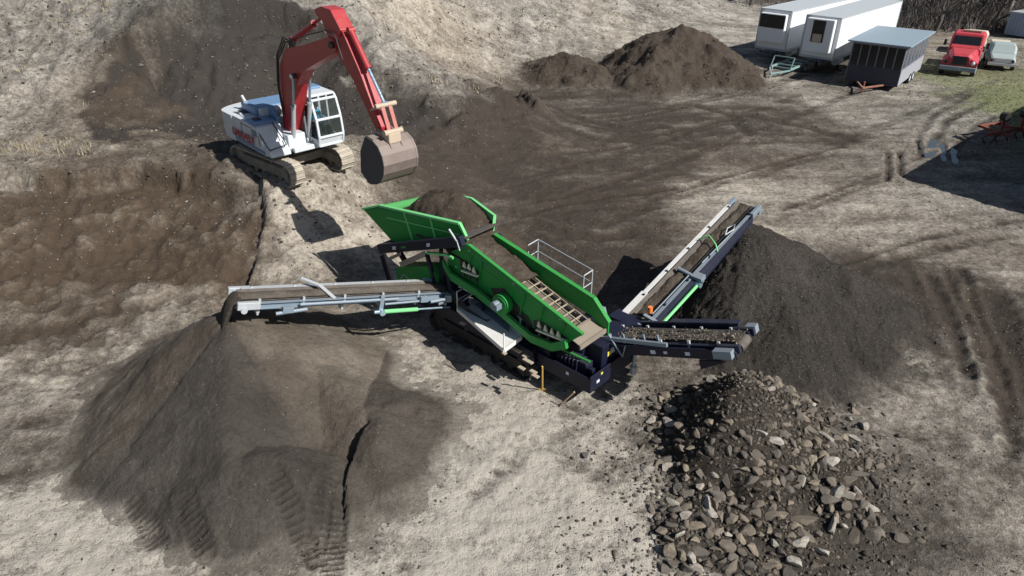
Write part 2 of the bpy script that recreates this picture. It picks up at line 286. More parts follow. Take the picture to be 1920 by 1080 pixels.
def soil_mat(name, grain=1.0, contrast=1.0, pebble=.5, bump=1.0):
    m = bpy.data.materials.new(name); nt, b = nodes(m)
    at = nt.nodes.new("ShaderNodeAttribute"); at.attribute_name = "soil"
    sp = nt.nodes.new("ShaderNodeSeparateColor"); nt.links.new(at.outputs['Color'], sp.inputs[0])
    tone, brown, grass = sp.outputs[0], sp.outputs[1], sp.outputs[2]
    c = coords(nt); cs = coords(nt, (.45, 1.6, 1))
    n1 = nz(nt, 1.1, 8, .68, c, .4); n2 = nz(nt, 6*grain, 6, .7, c); n3 = nz(nt, .9, 7, .65, cs, .8); n4 = nz(nt, 26*grain, 3, .7, c)
    nn = mth(nt, 'MULTIPLY', mth(nt, 'SUBTRACT', n1, .5), 1.1*contrast)
    nn = mth(nt, 'ADD', nn, mth(nt, 'MULTIPLY', mth(nt, 'SUBTRACT', n3, .5), .85*contrast))
    nn = mth(nt, 'ADD', nn, mth(nt, 'MULTIPLY', mth(nt, 'SUBTRACT', n2, .5), 1.5*contrast))
    nn = mth(nt, 'ADD', nn, mth(nt, 'MULTIPLY', mth(nt, 'SUBTRACT', n4, .5), .9*contrast))
    t = mth(nt, 'ADD', tone, mth(nt, 'MULTIPLY', nn, mth(nt, 'ADD', mth(nt, 'MULTIPLY', tone, .8), .38)))      # dry pale ground is the more mottled
    pale = mixc(nt, brown, (.43, .405, .36), (.47, .40, .31)); dark = mixc(nt, brown, (.040, .037, .034), (.090, .062, .040))
    tp = mth(nt, 'POWER', mth(nt, 'MINIMUM', mth(nt, 'MAXIMUM', t, 0.0), 1.0), 1.75); cl = mixc(nt, tp, dark, pale)
    g = mth(nt, 'ADD', mth(nt, 'MULTIPLY', grass, 1.15), mth(nt, 'SUBTRACT', n1, .92)); g = mth(nt, 'MULTIPLY', ramp(nt, g, 0, .4), .8)
    gcol = mixc(nt, n2, (.10, .13, .045), (.26, .28, .13)); cl = mixc(nt, g, cl, gcol)
    vo = nt.nodes.new("ShaderNodeTexVoronoi"); vo.inputs['Scale'].default_value = 13*grain; vo.inputs['Randomness'].default_value = 1; nt.links.new(c, vo.inputs['Vector'])
    vs = nt.nodes.new("ShaderNodeSeparateColor"); nt.links.new(vo.outputs['Color'], vs.inputs[0])
    pm = mth(nt, 'MULTIPLY', mth(nt, 'LESS_THAN', vo.outputs['Distance'], .30), mth(nt, 'GREATER_THAN', vs.outputs[0], 1-.14*pebble))
    pc = mixc(nt, vs.outputs[1], (.12, .10, .085), (.46, .42, .36)); cl = mixc(nt, mth(nt, 'MULTIPLY', pm, .65), cl, pc)
    nt.links.new(cl, b.inputs['Base Color']); b.inputs['Roughness'].default_value = .95; b.inputs['Specular IOR Level'].default_value = .15
    h = mth(nt, 'ADD', mth(nt, 'MULTIPLY', n2, .6), mth(nt, 'MULTIPLY', n4, .28)); h = mth(nt, 'ADD', h, mth(nt, 'MULTIPLY', pm, .10))
    h = mth(nt, 'ADD', h, mth(nt, 'MULTIPLY', n1, .8))
    bp = nt.nodes.new("ShaderNodeBump"); bp.inputs['Strength'].default_value = .9; bp.inputs['Distance'].default_value = .14*bump
    nt.links.new(h, bp.inputs['Height']); nt.links.new(bp.outputs[0], b.inputs['Normal'])
    return m
def grid_mesh(name, X, Y, Z, S, mat, keep=None):
    """a sheet of quads with a soil attribute"""
    ny, nx = X.shape; me = bpy.data.meshes.new(name)
    idx = np.arange(ny*nx).reshape(ny, nx)
    q = np.stack([idx[:-1, :-1], idx[:-1, 1:], idx[1:, 1:], idx[1:, :-1]], -1).reshape(-1, 4)
    co = np.stack([X, Y, Z], -1).reshape(-1, 3); S = S.reshape(-1, 3)
    if keep is not None:
        k = keep.ravel(); q = q[k[q].any(1)]
        used = np.zeros(ny*nx, bool); used[q.ravel()] = True; mp = np.cumsum(used)-1
        co = co[used]; S = S[used]; q = mp[q]
    me.vertices.add(len(co)); me.vertices.foreach_set("co", co.astype(np.float32).ravel())
    me.loops.add(q.size); me.loops.foreach_set("vertex_index", q.astype(np.int32).ravel())
    me.polygons.add(len(q)); me.polygons.foreach_set("loop_start", np.arange(0, q.size, 4, dtype=np.int32))
    me.polygons.foreach_set("use_smooth", np.ones(len(q), bool)); me.update(calc_edges=True)
    a = me.color_attributes.new("soil", 'FLOAT_COLOR', 'POINT')
    a.data.foreach_set("color", np.concatenate([S, np.ones((len(S), 1))], 1).astype(np.float32).ravel())
    me.materials.append(mat)
    o = bpy.data.objects.new(name, me); col.objects.link(o); return o
def tag(o, label=None, cat=None, group=None, kind=None):
    if label: o['label'] = label
    if cat: o['category'] = cat
    if group: o['group'] = group
    if kind: o['kind'] = kind
    return o

M_SOIL = soil_mat("yard_soil", pebble=.35)
STEP = .0037
_ys = [-400, -120, -40, -15, -5, 0, 2]
y = 4.0
while y < 140: _ys.append(y); y += (y+5.5)*STEP
_ys += [150, 180, 240, 350, 600, 1200]
_u = list(np.arange(-1.12, 1.1201, STEP)); _u = [-12, -6, -3, -2, -1.4]+_u+[1.4, 2, 3, 6, 12]
YY = np.array(_ys); UU = np.array(_u)
Yg, Ug = np.meshgrid(YY, UU, indexing='ij'); Xg = Ug*(np.maximum(Yg, 3)+7)
Zg = ground(Xg, Yg)
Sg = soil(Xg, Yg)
_dz, _dk = detail(Xg, Yg)
Sg[..., 0] = Sg[..., 0]*(1-.9*_dk)
Sg[..., 0] += .22*fbm(Xg*.25+vn(Xg*.1, Yg*.1, 3)*2, Yg*.9, 5, 221)*sstep(1.0, .2, Zg)
# low spots hold dark damp soil, tops dry out pale
_rel = Zg-ground(Xg, Yg, False)
Sg[..., 0] = Sg[..., 0]+np.clip(_rel*1.3, -.25, .25)*(1-.8*sstep(1.5, 3.0, Zg)*sstep(28, 33, Yg))
Sg[..., 2] = Sg[..., 2]*(1-_dk)
Sg[..., 0] = (Sg[..., 0]-.5)*1.3+.48-.07*sstep(13, 20, Yg)
Sg = np.clip(Sg, 0.0, 1.15)
tag(grid_mesh("ground", Xg, Yg, Zg, Sg, M_SOIL), kind='structure')

# ------------------------------------------------------------------ mesh builder
def V(*a): return Vector(a if len(a) > 1 else a[0])
class MB:
    def __init__(s): s.v = []; s.f = []; s.mi = []; s.m = 0; s.sm = []; s.cuts = []
    def cut(s): s.cuts.append((len(s.v), len(s.f))); return s
    def add(s, vs, fs, smooth=False):
        n = len(s.v); s.v += [tuple(v) for v in vs]
        for f in fs: s.f.append([i+n for i in f]); s.mi.append(s.m); s.sm.append(smooth)
        return s
    def box(s, c, size, X=None, Y=None, Z=None):
        c = V(c); X = (X or V(1, 0, 0)).normalized(); Y = (Y or V(0, 1, 0)).normalized(); Z = (Z or X.cross(Y)).normalized()
        a, b, d = size[0]/2, size[1]/2, size[2]/2
        vs = [c+X*a*i+Y*b*j+Z*d*k for i, j, k in ((-1,-1,-1),(1,-1,-1),(1,1,-1),(-1,1,-1),(-1,-1,1),(1,-1,1),(1,1,1),(-1,1,1))]
        return s.add(vs, [(0,3,2,1),(4,5,6,7),(0,1,5,4),(1,2,6,5),(2,3,7,6),(3,0,4,7)])
    def beam(s, p, q, w, h, up=None, e=0.0):
        p = V(p); q = V(q); X = (q-p); L = X.length+e; X.normalize(); up = up or V(0, 0, 1)
        if abs(X.dot(up)) > .98: up = V(0, 1, 0) if abs(X.y) < .9 else V(1, 0, 0)
        Y = up.cross(X).normalized(); return s.box((p+q)/2, (L, w, h), X, Y, X.cross(Y))
    def tube(s, p, q, r, r2=None, n=10, cap=True):
        p = V(p); q = V(q); r2 = r if r2 is None else r2; X = (q-p).normalized(); a = X.orthogonal().normalized(); b = X.cross(a)
        vs = []
        for c, rr in ((p, r), (q, r2)):
            for i in range(n):
                t = 2*math.pi*i/n; vs.append(c+(a*math.cos(t)+b*math.sin(t))*rr)
        s.add(vs, [(i, (i+1) % n, n+(i+1) % n, n+i) for i in range(n)], True)
        if cap: s.add(vs, [tuple(range(n-1, -1, -1)), tuple(range(n, 2*n))])
        return s
    def path(s, pts, r, n=7, rs=None):
        pts = [V(p) for p in pts]; vs = []; k = len(pts); a = None
        for i, p in enumerate(pts):
            t = (pts[min(i+1, k-1)]-pts[max(i-1, 0)]).normalized()
            a = t.orthogonal().normalized() if a is None else (a-t*a.dot(t)).normalized()
            b = t.cross(a); rr = rs[i] if rs else r
            for j in range(n): w = 2*math.pi*j/n; vs.append(p+(a*math.cos(w)+b*math.sin(w))*rr)
        fs = [(i*n+j, i*n+(j+1) % n, (i+1)*n+(j+1) % n, (i+1)*n+j) for i in range(k-1) for j in range(n)]
        s.add(vs, fs, True); return s.add(vs, [tuple(range(n-1, -1, -1)), tuple(range((k-1)*n, k*n))])
    def prism(s, poly, d):
        """polygon (3D points in a plane) pushed by vector d"""
        n = len(poly); d = V(d); vs = [V(p) for p in poly]+[V(p)+d for p in poly]
        s.add(vs, [tuple(range(n-1, -1, -1)), tuple(range(n, 2*n))]); return s.add(vs, [(i, (i+1) % n, n+(i+1) % n, n+i) for i in range(n)])
    def quad(s, a, b, c, d, t):
        """four corners (may be twisted) with thickness vector t"""
        t = V(t); vs = [V(a), V(b), V(c), V(d)]; vs += [v+t for v in vs]
        return s.add(vs, [(0,1,2),(0,2,3),(4,6,5),(4,7,6),(0,4,5,1),(1,5,6,2),(2,6,7,3),(3,7,4,0)])
    def ribbon(s, lefts, rights, t):
        t = V(t); n = len(lefts); vs = [V(p) for p in lefts]+[V(p) for p in rights]; vs += [v+t for v in vs]; m = 2*n
        fs = []
        for i in range(n-1):
            fs += [(i, i+1, n+i+1, n+i), (m+i, m+n+i, m+n+i+1, m+i+1), (i, m+i, m+i+1, i+1), (n+i, n+i+1, m+n+i+1, m+n+i)]
        fs += [(0, n, m+n, m), (n-1, m+n-1, m+2*n-1, 2*n-1)]; return s.add(vs, fs)
    def ball(s, c, r, n=10, sc=(1, 1, 1)):
        c = V(c); vs = []; k = n//2
        for i in range(k+1):
            ph = math.pi*i/k
            for j in range(n): th = 2*math.pi*j/n; vs.append(c+V(r*sc[0]*math.sin(ph)*math.cos(th), r*sc[1]*math.sin(ph)*math.sin(th), r*sc[2]*math.cos(ph)))
        return s.add(vs, [(i*n+j, (i+1)*n+j, (i+1)*n+(j+1) % n, i*n+(j+1) % n) for i in range(k) for j in range(n)], True)
    def build(s, name, mats, parent=None, bevel=0, **t):
        if s.cuts:                                    # every piece between two cuts is an object of its own
            c = [x for x in s.cuts if x[0] > 0]; c = [(0, 0)]+c+[(len(s.v), len(s.f))]; o = None
            for (v0, f0), (v1, f1) in zip(c[:-1], c[1:]):
                if v1 == v0: continue
                k = MB(); k.v = s.v[v0:v1]; k.f = [[i-v0 for i in f] for f in s.f[f0:f1]]; k.mi = s.mi[f0:f1]; k.sm = s.sm[f0:f1]; o = k.build(name, mats, parent, bevel, **t)
            return o
        me = bpy.data.meshes.new(name); org = parent_origin(parent)
        me.from_pydata([(v[0]-org[0], v[1]-org[1], v[2]-org[2]) for v in s.v], [], s.f)
        for m in (mats if isinstance(mats, (list, tuple)) else [mats]): me.materials.append(m)
        me.polygons.foreach_set("material_index", s.mi); me.polygons.foreach_set("use_smooth", s.sm); me.update()
        o = bpy.data.objects.new(name, me); col.objects.link(o)
        if parent: o.parent = parent
        if bevel:
            b = o.modifiers.new("bevel", 'BEVEL'); b.width = bevel; b.segments = 2; b.limit_method = 'ANGLE'; b.angle_limit = R(35)
        tag(o, **t); return o
def parent_origin(p):
    o = Vector((0, 0, 0))
    while p is not None: o += p.location; p = p.parent
    return o
def thing(name, label, cat, loc, group=None):
    o = bpy.data.objects.new(name, None); o.empty_display_size = .3; col.objects.link(o); o.location = loc
    return tag(o, label, cat, group)

def paint(name, c, rough=.45, dirt=.3, dcol=(.30, .25, .19), metal=0.0, scale=3.0, spec=.5, chip=None):
    m = bpy.data.materials.new(name); nt, b = nodes(m); co = coords(nt)
    n = nz(nt, scale, 7, .7, co); n2 = nz(nt, scale*7, 4, .7, co); g = nt.nodes.new("ShaderNodeNewGeometry")
    sx = nt.nodes.new("ShaderNodeSeparateXYZ"); nt.links.new(g.outputs['Normal'], sx.inputs[0])
    up = mth(nt, 'MULTIPLY', mth(nt, 'MAXIMUM', sx.outputs[2], 0), .55)      # dust settles on upward faces
    f = mth(nt, 'ADD', mth(nt, 'ADD', ramp(nt, n, .38, .85), up), mth(nt, 'MULTIPLY', mth(nt, 'SUBTRACT', n2, .5), 1.2))
    f = mth(nt, 'MULTIPLY', f, dirt); f.node.use_clamp = True
    cl = mixc(nt, f, tuple(c), dcol)
    if chip: cl = mixc(nt, mth(nt, 'MULTIPLY', mth(nt, 'GREATER_THAN', n2, .64), .8), cl, chip)
    nt.links.new(cl, b.inputs['Base Color']); b.inputs['Metallic'].default_value = metal; b.inputs['Specular IOR Level'].default_value = spec
    nt.links.new(mth(nt, 'ADD', mth(nt, 'MULTIPLY', f, .4), rough), b.inputs['Roughness'])
    bp = nt.nodes.new("ShaderNodeBump"); bp.inputs['Strength'].default_value = .25; bp.inputs['Distance'].default_value = .02; nt.links.new(n2, bp.inputs['Height']); nt.links.new(bp.outputs[0], b.inputs['Normal'])
    return m
GREEN = paint("green_paint", (.006, .26, .040), .45, .30, (.13, .19, .09), spec=.35)
LGREEN = paint("pale_and_sunlit_green", (.16, .62, .22), .35, .15)
NAVY = paint("dark_navy_paint", (.006, .009, .026), .45, .03, spec=.3)
NAVY2 = paint("worn_navy_paint", (.012, .018, .042), .5, .10, spec=.3)
STEEL = paint("blue_grey_steel", (.20, .27, .34), .42, .35, metal=.15)
LSTEEL = paint("pale_galvanised_steel", (.48, .52, .55), .42, .3, metal=.2)
DUSTY = paint("dusty_steel", (.34, .29, .22), .8, .5, (.42, .36, .27))
RUBBER = paint("black_rubber", (.016, .016, .018), .75, .25)
BELT = paint("conveyor_belt_rubber", (.05, .045, .042), .8, .7, (.17, .145, .12))
WGRATE = paint("white_walkway", (.72, .72, .70), .5, .25)
TANP = paint("dust_coated_plate", (.44, .36, .26), .9, .4, (.36, .30, .22))
TRK = paint("worn_track_steel", (.022, .022, .024), .6, .22, (.30, .26, .21), metal=.3)
TRKX = paint("mud_caked_track_steel", (.16, .14, .115), .8, .75, (.46, .40, .32))
YEL = paint("yellow_wood", (.62, .40, .09), .6, .2)
WOOD = paint("bare_wood", (.55, .36, .22), .7, .3)
ORANGE = paint("orange_plastic", (.85, .22, .04), .4, .1)
STICK = paint("pale_sticker", (.62, .68, .80), .4, .1); STICKY = paint("yellow_sticker", (.72, .62, .08), .4, .1); STICKR = paint("pink_sticker", (.85, .5, .45), .5, .1)
RED = paint("red_machine_paint", (.36, .012, .022), .38, .16, (.45, .25, .21), chip=(.30, .12, .10))
REDX = paint("worn_red_bucket_linkage", (.42, .06, .06), .6, .75, (.42, .33, .27))
WHITE = paint("white_machine_paint", (.60, .66, .70), .4, .3, (.36, .32, .26))
BLUEW = paint("blue_grey_cover", (.12, .24, .42), .4, .15)
BUCK = paint("bare_worn_steel", (.19, .15, .135), .6, .6, (.31, .27, .23), metal=.2, chip=(.30, .06, .06))
CHROME = paint("chrome_rod", (.50, .66, .78), .2, .05, metal=.7)
BLACK = paint("black_parts", (.012, .012, .014), .5, .15)
TAN = paint("tan_linkage", (.50, .40, .30), .6, .4)
def glass_mat(name, c=(.75, .85, .82), a=.35):
    m = bpy.data.materials.new(name); nt, b = nodes(m)
    b.inputs['Base Color'].default_value = (*c, 1); b.inputs['Roughness'].default_value = .05; b.inputs['Alpha'].default_value = a
    return m
GLASS = glass_mat("cab_glass", (.04, .055, .05), .30); DGLASS = paint("dark_glass", (.012, .016, .020), .06, .04)

# ------------------------------------------------------------------ rocks
def rock_mesh(name, seed, flat=1.0, sub=1):
    import bmesh
    r = random.Random(seed); bm = bmesh.new(); bmesh.ops.create_icosphere(bm, subdivisions=sub+1, radius=1)
    pl = [(Vector((r.gauss(0, 1), r.gauss(0, 1), r.gauss(0, 1))).normalized(), r.uniform(.32, .72)) for _ in range(8)]
    sc = (r.uniform(.8, 1.25), r.uniform(.65, 1.0), r.uniform(.5, .8)*flat)
    for v in bm.verts:
        for n, d in pl:
            k = v.co.dot(n)
            if k > d: v.co -= n*(k-d)
        v.co = Vector((v.co.x*sc[0], v.co.y*sc[1], v.co.z*sc[2]))*(1+r.uniform(-.04, .04))
    me = bpy.data.meshes.new(name); bm.to_mesh(me); bm.free(); return me
def rock_mat(name, a, b_, c_=(.10, .085, .07)):
    m = bpy.data.materials.new(name); nt, b = nodes(m); co = coords(nt)
    oi = nt.nodes.new("ShaderNodeObjectInfo"); n = nz(nt, 2.2, 7, .7, co); n2 = nz(nt, 9, 5, .7, co)
    cl = mixc(nt, oi.outputs['Random'], a, b_)
    at = nt.nodes.new("ShaderNodeAttribute"); at.attribute_name = "tint"
    cl = mixc(nt, ramp(nt, n, .42, .72), cl, c_); cl = mixc(nt, mth(nt, 'MULTIPLY', n2, .35), cl, (.5, .45, .38))
    cl = mixc(nt, at.outputs['Fac'], cl, (.035, .031, .028))
    nt.links.new(cl, b.inputs['Base Color']); b.inputs['Roughness'].default_value = .9; b.inputs['Specular IOR Level'].default_value = .2
    bp = nt.nodes.new("ShaderNodeBump"); bp.inputs['Strength'].default_value = .6; bp.inputs['Distance'].default_value = .15; nt.links.new(n2, bp.inputs['Height']); nt.links.new(bp.outputs[0], b.inputs['Normal'])
    return m
ROCKM = [rock_mat("grey_brown_rock", (.07, .055, .04), (.30, .24, .17)), rock_mat("pale_rock", (.34, .31, .26), (.56, .52, .46), (.20, .17, .14)), rock_mat("dark_rock", (.055, .048, .042), (.12, .10, .085))]
RV = []
for i in range(9):
    me = rock_mesh("stone", 100+i); me.materials.append(ROCKM[0 if i < 4 else (1 if i < 6 else 2)]); RV.append(me)
def scatter(name, pts, sizes, tint, mat, seed, **t):
    """many small stones in one mesh: pts Nx3"""
    r = np.random.default_rng(seed); vs = []; fs = []; N = len(pts)
    base = [(np.array([v.co[:] for v in m.vertices]), np.array([p.vertices[:] for p in m.polygons])) for m in [rock_mesh("t", 900+k, 1, 0) for k in range(6)]]
    off = 0; AV = []; AF = []; AT = []
    for k in range(6):
        sel = np.arange(k, N, 6); bv, bf = base[k]; n = len(sel)
        if n == 0: continue
        a = r.uniform(0, 6.28, n); ca, sa = np.cos(a), np.sin(a); tl = r.uniform(-.6, .6, n)
        v = bv[None]*np.asarray(sizes)[sel][:, None, None]
        y = v[..., 1]*np.cos(tl)[:, None]-v[..., 2]*np.sin(tl)[:, None]; z = v[..., 1]*np.sin(tl)[:, None]+v[..., 2]*np.cos(tl)[:, None]
        x = v[..., 0]*ca[:, None]-y*sa[:, None]; y = v[..., 0]*sa[:, None]+y*ca[:, None]
        w = np.stack([x, y, z], -1)+np.asarray(pts)[sel][:, None, :]
        AV.append(w.reshape(-1, 3)); m = len(bv)
        AF.append((bf[None]+(np.arange(n)*m)[:, None, None]+off).reshape(-1, 3)); AT.append(np.repeat(np.asarray(tint)[sel], m)); off += n*m
    AV = np.vstack(AV); AF = np.vstack(AF); AT = np.concatenate(AT)
    me = bpy.data.meshes.new(name); me.vertices.add(len(AV)); me.vertices.foreach_set("co", AV.astype(np.float32).ravel())
    me.loops.add(AF.size); me.loops.foreach_set("vertex_index", AF.astype(np.int32).ravel())
    me.polygons.add(len(AF)); me.polygons.foreach_set("loop_start", np.arange(0, AF.size, 3, dtype=np.int32)); me.update(calc_edges=True)
    at = me.attributes.new("tint", 'FLOAT', 'POINT'); at.data.foreach_set("value", AT.astype(np.float32))
    me.materials.append(mat); o = bpy.data.objects.new(name, me); col.objects.link(o); tag(o, **t); return o

# ------------------------------------------------------------------ stockpiles
def seg_h(x, y, segs, k):
    """heap made of ridges: (ax,ay,ha,bx,by,hb); slope k"""
    h = np.full(x.shape, -9.0)
    for ax, ay, ha, bx, by, hb in segs:
        dx, dy = bx-ax, by-ay; L2 = dx*dx+dy*dy+1e-9; t = np.clip(((x-ax)*dx+(y-ay)*dy)/L2, 0, 1)
        d = np.sqrt((x-ax-t*dx)**2+(y-ay-t*dy)**2); h = np.maximum(h, ha+(hb-ha)*t-k*(np.sqrt(d*d+.12)-.346))
    return h
def SG(*a):
    p = P(*a[:3]); q = P(*a[3:6]) if len(a) > 3 else p+V(.01, 0, 0); return (p.x, p.y, p.z, q.x, q.y, q.z)
PG = []
def pile(name, segs, k, ds, mat, tone, noise=(.10, .05), label=None, cat=None, ext=7, extra=None, tonef=None, sharp=.03):
    x0 = min(min(s[0], s[3]) for s in segs)-ext; x1 = max(max(s[0], s[3]) for s in segs)+ext
    y0 = min(min(s[1], s[4]) for s in segs)-ext; y1 = max(max(s[1], s[4]) for s in segs)+ext
    X, Y = np.meshgrid(np.arange(x0, x1, ds), np.arange(y0, y1, ds))
    h = seg_h(X, Y, segs, k)
    w = fbm(X*.9, Y*.9, 4, 501)*noise[0]*3+fbm(X*3, Y*3, 4, 511, .6)*noise[1]
    if extra is not None: h = extra(X, Y, h)
    g = ground(X, Y); gb = ground(X, Y, False)
    # the foot thins out over the ground instead of stopping dead
    h = np.where(h < .22, .22*np.exp(np.clip((h-.22)/.22, -20, 0)), h)-.045
    H = gb+h+w*np.clip((h+.05)*2.2, 0.05, 1)
    toe = np.exp(-np.clip(H-g, 0, 9)/.25)
    Z = np.where(H > g, H, np.maximum(H, g-.12))-.0*toe
    Z = Z+sharp*fbm(X*9, Y*9, 2, 531, .7)
    dz, dk = detail(X, Y); Z = Z+dz
    S = np.empty(X.shape+(3,)); S[...] = tone
    S[..., 0] += .10*fbm(X*.8, Y*.8, 4, 551)
    if tonef is not None: S = tonef(X, Y, H-g, S)
    S[..., 0] *= 1-.8*dk
    f_ = sstep(.20, -.02, H-g+.10*fbm(X*2.2, Y*2.2, 4, 571, .65))[..., None]*.85; S = S*(1-f_)+soil(X, Y)*f_
    PG.append((X, Y, Z, H-g)); o = grid_mesh(name, X, Y, Z, np.clip(S, 0, 1), mat, keep=(H > g-.01) & (h > -.035)); tag(o, label, cat)
    o['_h'] = 0; del o['_h']
    return X, Y, Z
M_FINE = soil_mat("screened_topsoil", 1.7, .42, .1, 1.2)
M_MID = soil_mat("screened_chips", 1.9, .55, .9, 2.2)
M_RAW = soil_mat("raw_heap_soil", 1.2, .6, .25, 1.5)

LEDGE = W2([(684,760,1.1),(690,778,1.0),(676,808,.8),(662,845,.6),(655,880,.4),(650,925,.2),(650,960,0)])
RLOBE = [SG(700,748,1.0,770,765,.6), SG(705,770,.95,700,850,.6), SG(720,760,.95,750,820,.4)]
def fine_extra(X, Y, h):
    r = seg_h(X, Y, RLOBE, .60); d, al, sg = polyd(X, Y, LEDGE)
    L = math.dist(LEDGE[0], LEDGE[-1])
    right = sg > 0
    step = .20*np.exp(-d/.9)*sstep(0, .5, al)*(al < L*1.1)
    h2 = np.where(right, np.maximum(h, r), np.maximum(h, r-.9)-step*1.0)
    # fresh cone poured over the old heap
    c = P(425, 590, 2.75); rr = np.hypot(X-c.x, Y-c.y); th = np.arctan2(Y-c.y, X-c.x)
    cone = 2.68-.64*np.sqrt(rr*rr+.03)+.03*np.cos(th*5+1)
    m = (th < R(-38)) & (th > R(-128))
    sector = sstep(R(-136), R(-124), th)*sstep(R(-36), R(-50), th)
    return np.maximum(h2, cone-2.2*(1-sector)*(rr > .5))
def fine_tone(X, Y, h, S):
    c = P(425, 590, 2.75); rr = np.hypot(X-c.x, Y-c.y); th = np.arctan2(Y-c.y, X-c.x)
    fresh = sstep(R(-136), R(-124), th)*sstep(R(-34), R(-52), th)
    S[..., 0] = S[..., 0]+(1-fresh)*(.10+.2*fbm(X*.7, Y*.7, 4, 601)); S[..., 1] = .18+.3*(1-fresh)
    back = sstep(c.y-1.2, c.y+.2, Y)*sstep(c.x, c.x+1.5, X); S[..., 0] += .10*back; S[..., 1] += .1*back
    d, al, sg = polyd(X, Y, LEDGE); S[..., 1] = np.where((sg > 0) & (X > LEDGE[-1][0]), .3, S[..., 1]); S[..., 0] = np.where((sg > 0) & (X > LEDGE[-1][0]), .25+.06*fbm(X*2, Y*2, 3, 5), S[..., 0])
    return S
pile("fine_soil_stockpile", [SG(425,592,2.55), SG(440,612,2.2,520,640,1.75), SG(520,640,1.7,600,690,1.25), SG(600,690,1.25,682,760,.95), SG(400,620,2.3,300,720,1.35), SG(300,720,1.35,230,830,.7),
     SG(420,700,1.9,430,850,1.15), SG(480,850,1.15,600,870,.8), SG(340,820,1.0,400,900,.6), SG(250,860,.6,330,930,.35)], .66, .045, M_FINE, (.21, .2, 0), (.06, .03),
     "large smooth dark brown heap of sifted soil under the left conveyor", "soil pile", ext=5, extra=fine_extra, tonef=fine_tone, sharp=.016)
def mid_extra(X, Y, h):
    c = P(1405, 425, 2.6); s_ = (X-c.x)*math.cos(R(161))+(Y-c.y)*math.sin(R(161)); t_ = (X-c.x)*math.cos(R(-109))+(Y-c.y)*math.sin(R(-109))
    return h-.55*np.clip(s_-.1, 0, 9)
pile("coarse_chip_stockpile", [SG(1405,420,2.75), SG(1410,430,2.6,1480,560,1.5), SG(1420,440,2.4,1570,500,1.5), SG(1440,500,2.0,1600,610,.8), SG(1380,520,1.7,1330,610,.7), SG(1500,600,1.0,1480,660,.5)], .60, .05, M_MID, (.17, .15, 0), (.08, .06),
     "wide dark grainy heap of screened chips under the long right conveyor", "soil pile", ext=6, sharp=.05, extra=mid_extra)
def rock_h(X, Y): return rock_extra(X, Y, seg_h(X, Y, ROCKSEG, .60))
ROCKSEG = [SG(1386,722,1.5), SG(1390,730,1.4,1450,810,.9), SG(1380,745,1.3,1300,830,.65), SG(1400,810,.95,1430,940,.35), SG(1450,820,.8,1610,860,.28), SG(1300,850,.5,1225,880,.25), SG(1320,930,.3,1480,1000,.28), SG(1530,900,.35,1600,960,.22), SG(1290,830,.6,1170,862,.2), SG(1210,880,.3,1280,1010,.22), SG(1190,850,.3,1150,885,.16), SG(1330,1000,.22,1420,1060,.15)]
def rock_extra(X, Y, h):
    c = P(1386, 722, 1.5); s_ = (X-c.x)*math.cos(R(150))+(Y-c.y)*math.sin(R(150)); return h-.45*np.clip(s_-.05, 0, 1.3)
CORE = pile("stony_soil_core", ROCKSEG, .60, .05, M_MID, (.14, .3, 0), (.07, .06),
     "dark earthy heap bearing the scattered rocks below the short tail conveyor", "soil pile", ext=5, sharp=.05, extra=rock_extra)
pile("dark_soil_heap", [SG(1272,55,3.1,1300,60,2.9), SG(1272,60,3.0,1225,110,1.7), SG(1300,65,2.8,1370,120,1.3), SG(1285,90,2.0,1290,150,.5)], .56, .13, M_RAW, (.14, .45, 0), (.16, .12),
     "tall pointed dark earth heap left of the white box trailers", "soil pile", ext=7, sharp=.10)
pile("low_soil_heap", [SG(1058,97,1.7,1075,102,1.6), SG(1075,102,1.6,1120,130,.9), SG(1058,98,1.6,1030,120,.9)], .55, .13, M_RAW, (.16, .45, 0), (.14, .12),
     "small dark earth heap left of the tall pointed heap", "soil pile", ext=6, sharp=.09)

# rocks lying on the stony heap: the 300 largest are things, the small ones one mass
rr_ = random.Random(5)
def core_z(x, y):
    X, Y, Z = CORE; ds = X[0, 1]-X[0, 0]; i = np.clip(((np.asarray(y)-Y[0, 0])/ds).astype(int), 0, Y.shape[0]-1); j = np.clip(((np.asarray(x)-X[0, 0])/ds).astype(int), 0, X.shape[1]-1); return Z[i, j]
def rock_surface(x, y):
    g = float(ground(np.array([x]), np.array([y]))[0]); h = float(rock_h(np.array([x]), np.array([y]))[0]); return max(g, float(base_z(np.array([x]), np.array([y])))+h), h
BIG = [("large pale angular boulder at the right edge of the rocky heap", 1622,797,.19,1), ("pale leaning boulder just left of the largest pale one", 1600,818,.16,1), ("broad flat brown slab low on the rocky heap", 1510,970,.34,0),
       ("brown boulder right of the broad flat slab", 1600,1002,.26,0), ("rounded tan boulder at the bottom of the rocky heap", 1545,1035,.21,1), ("cream elongated boulder at the bottom of the rocky heap", 1492,1052,.20,1),
       ("white rounded stone on the lower left of the rocky heap", 1364,1000,.13,1), ("pale triangular stone on the left flank of the rocky heap", 1314,910,.15,1), ("brown boulder pair member beside the dark cleft", 1411,1025,.23,0),
       ("solitary dark boulder lying right of the rocky heap", 1684,815,.17,2), ("solitary dark boulder at the lower right of the rocky heap", 1688,1008,.22,2), ("pale stone alone at the left of the rocky heap", 1122,848,.13,1),
       ("dark flat stone at the far left of the rocky heap", 1098,852,.14,2), ("tan upright boulder on the right flank of the rocky heap", 1560,900,.24,0), ("light boulder high on the right flank of the rocky heap", 1592,785,.15,1), ("white stone by the lower right boulders", 1583,985,.12,1)]
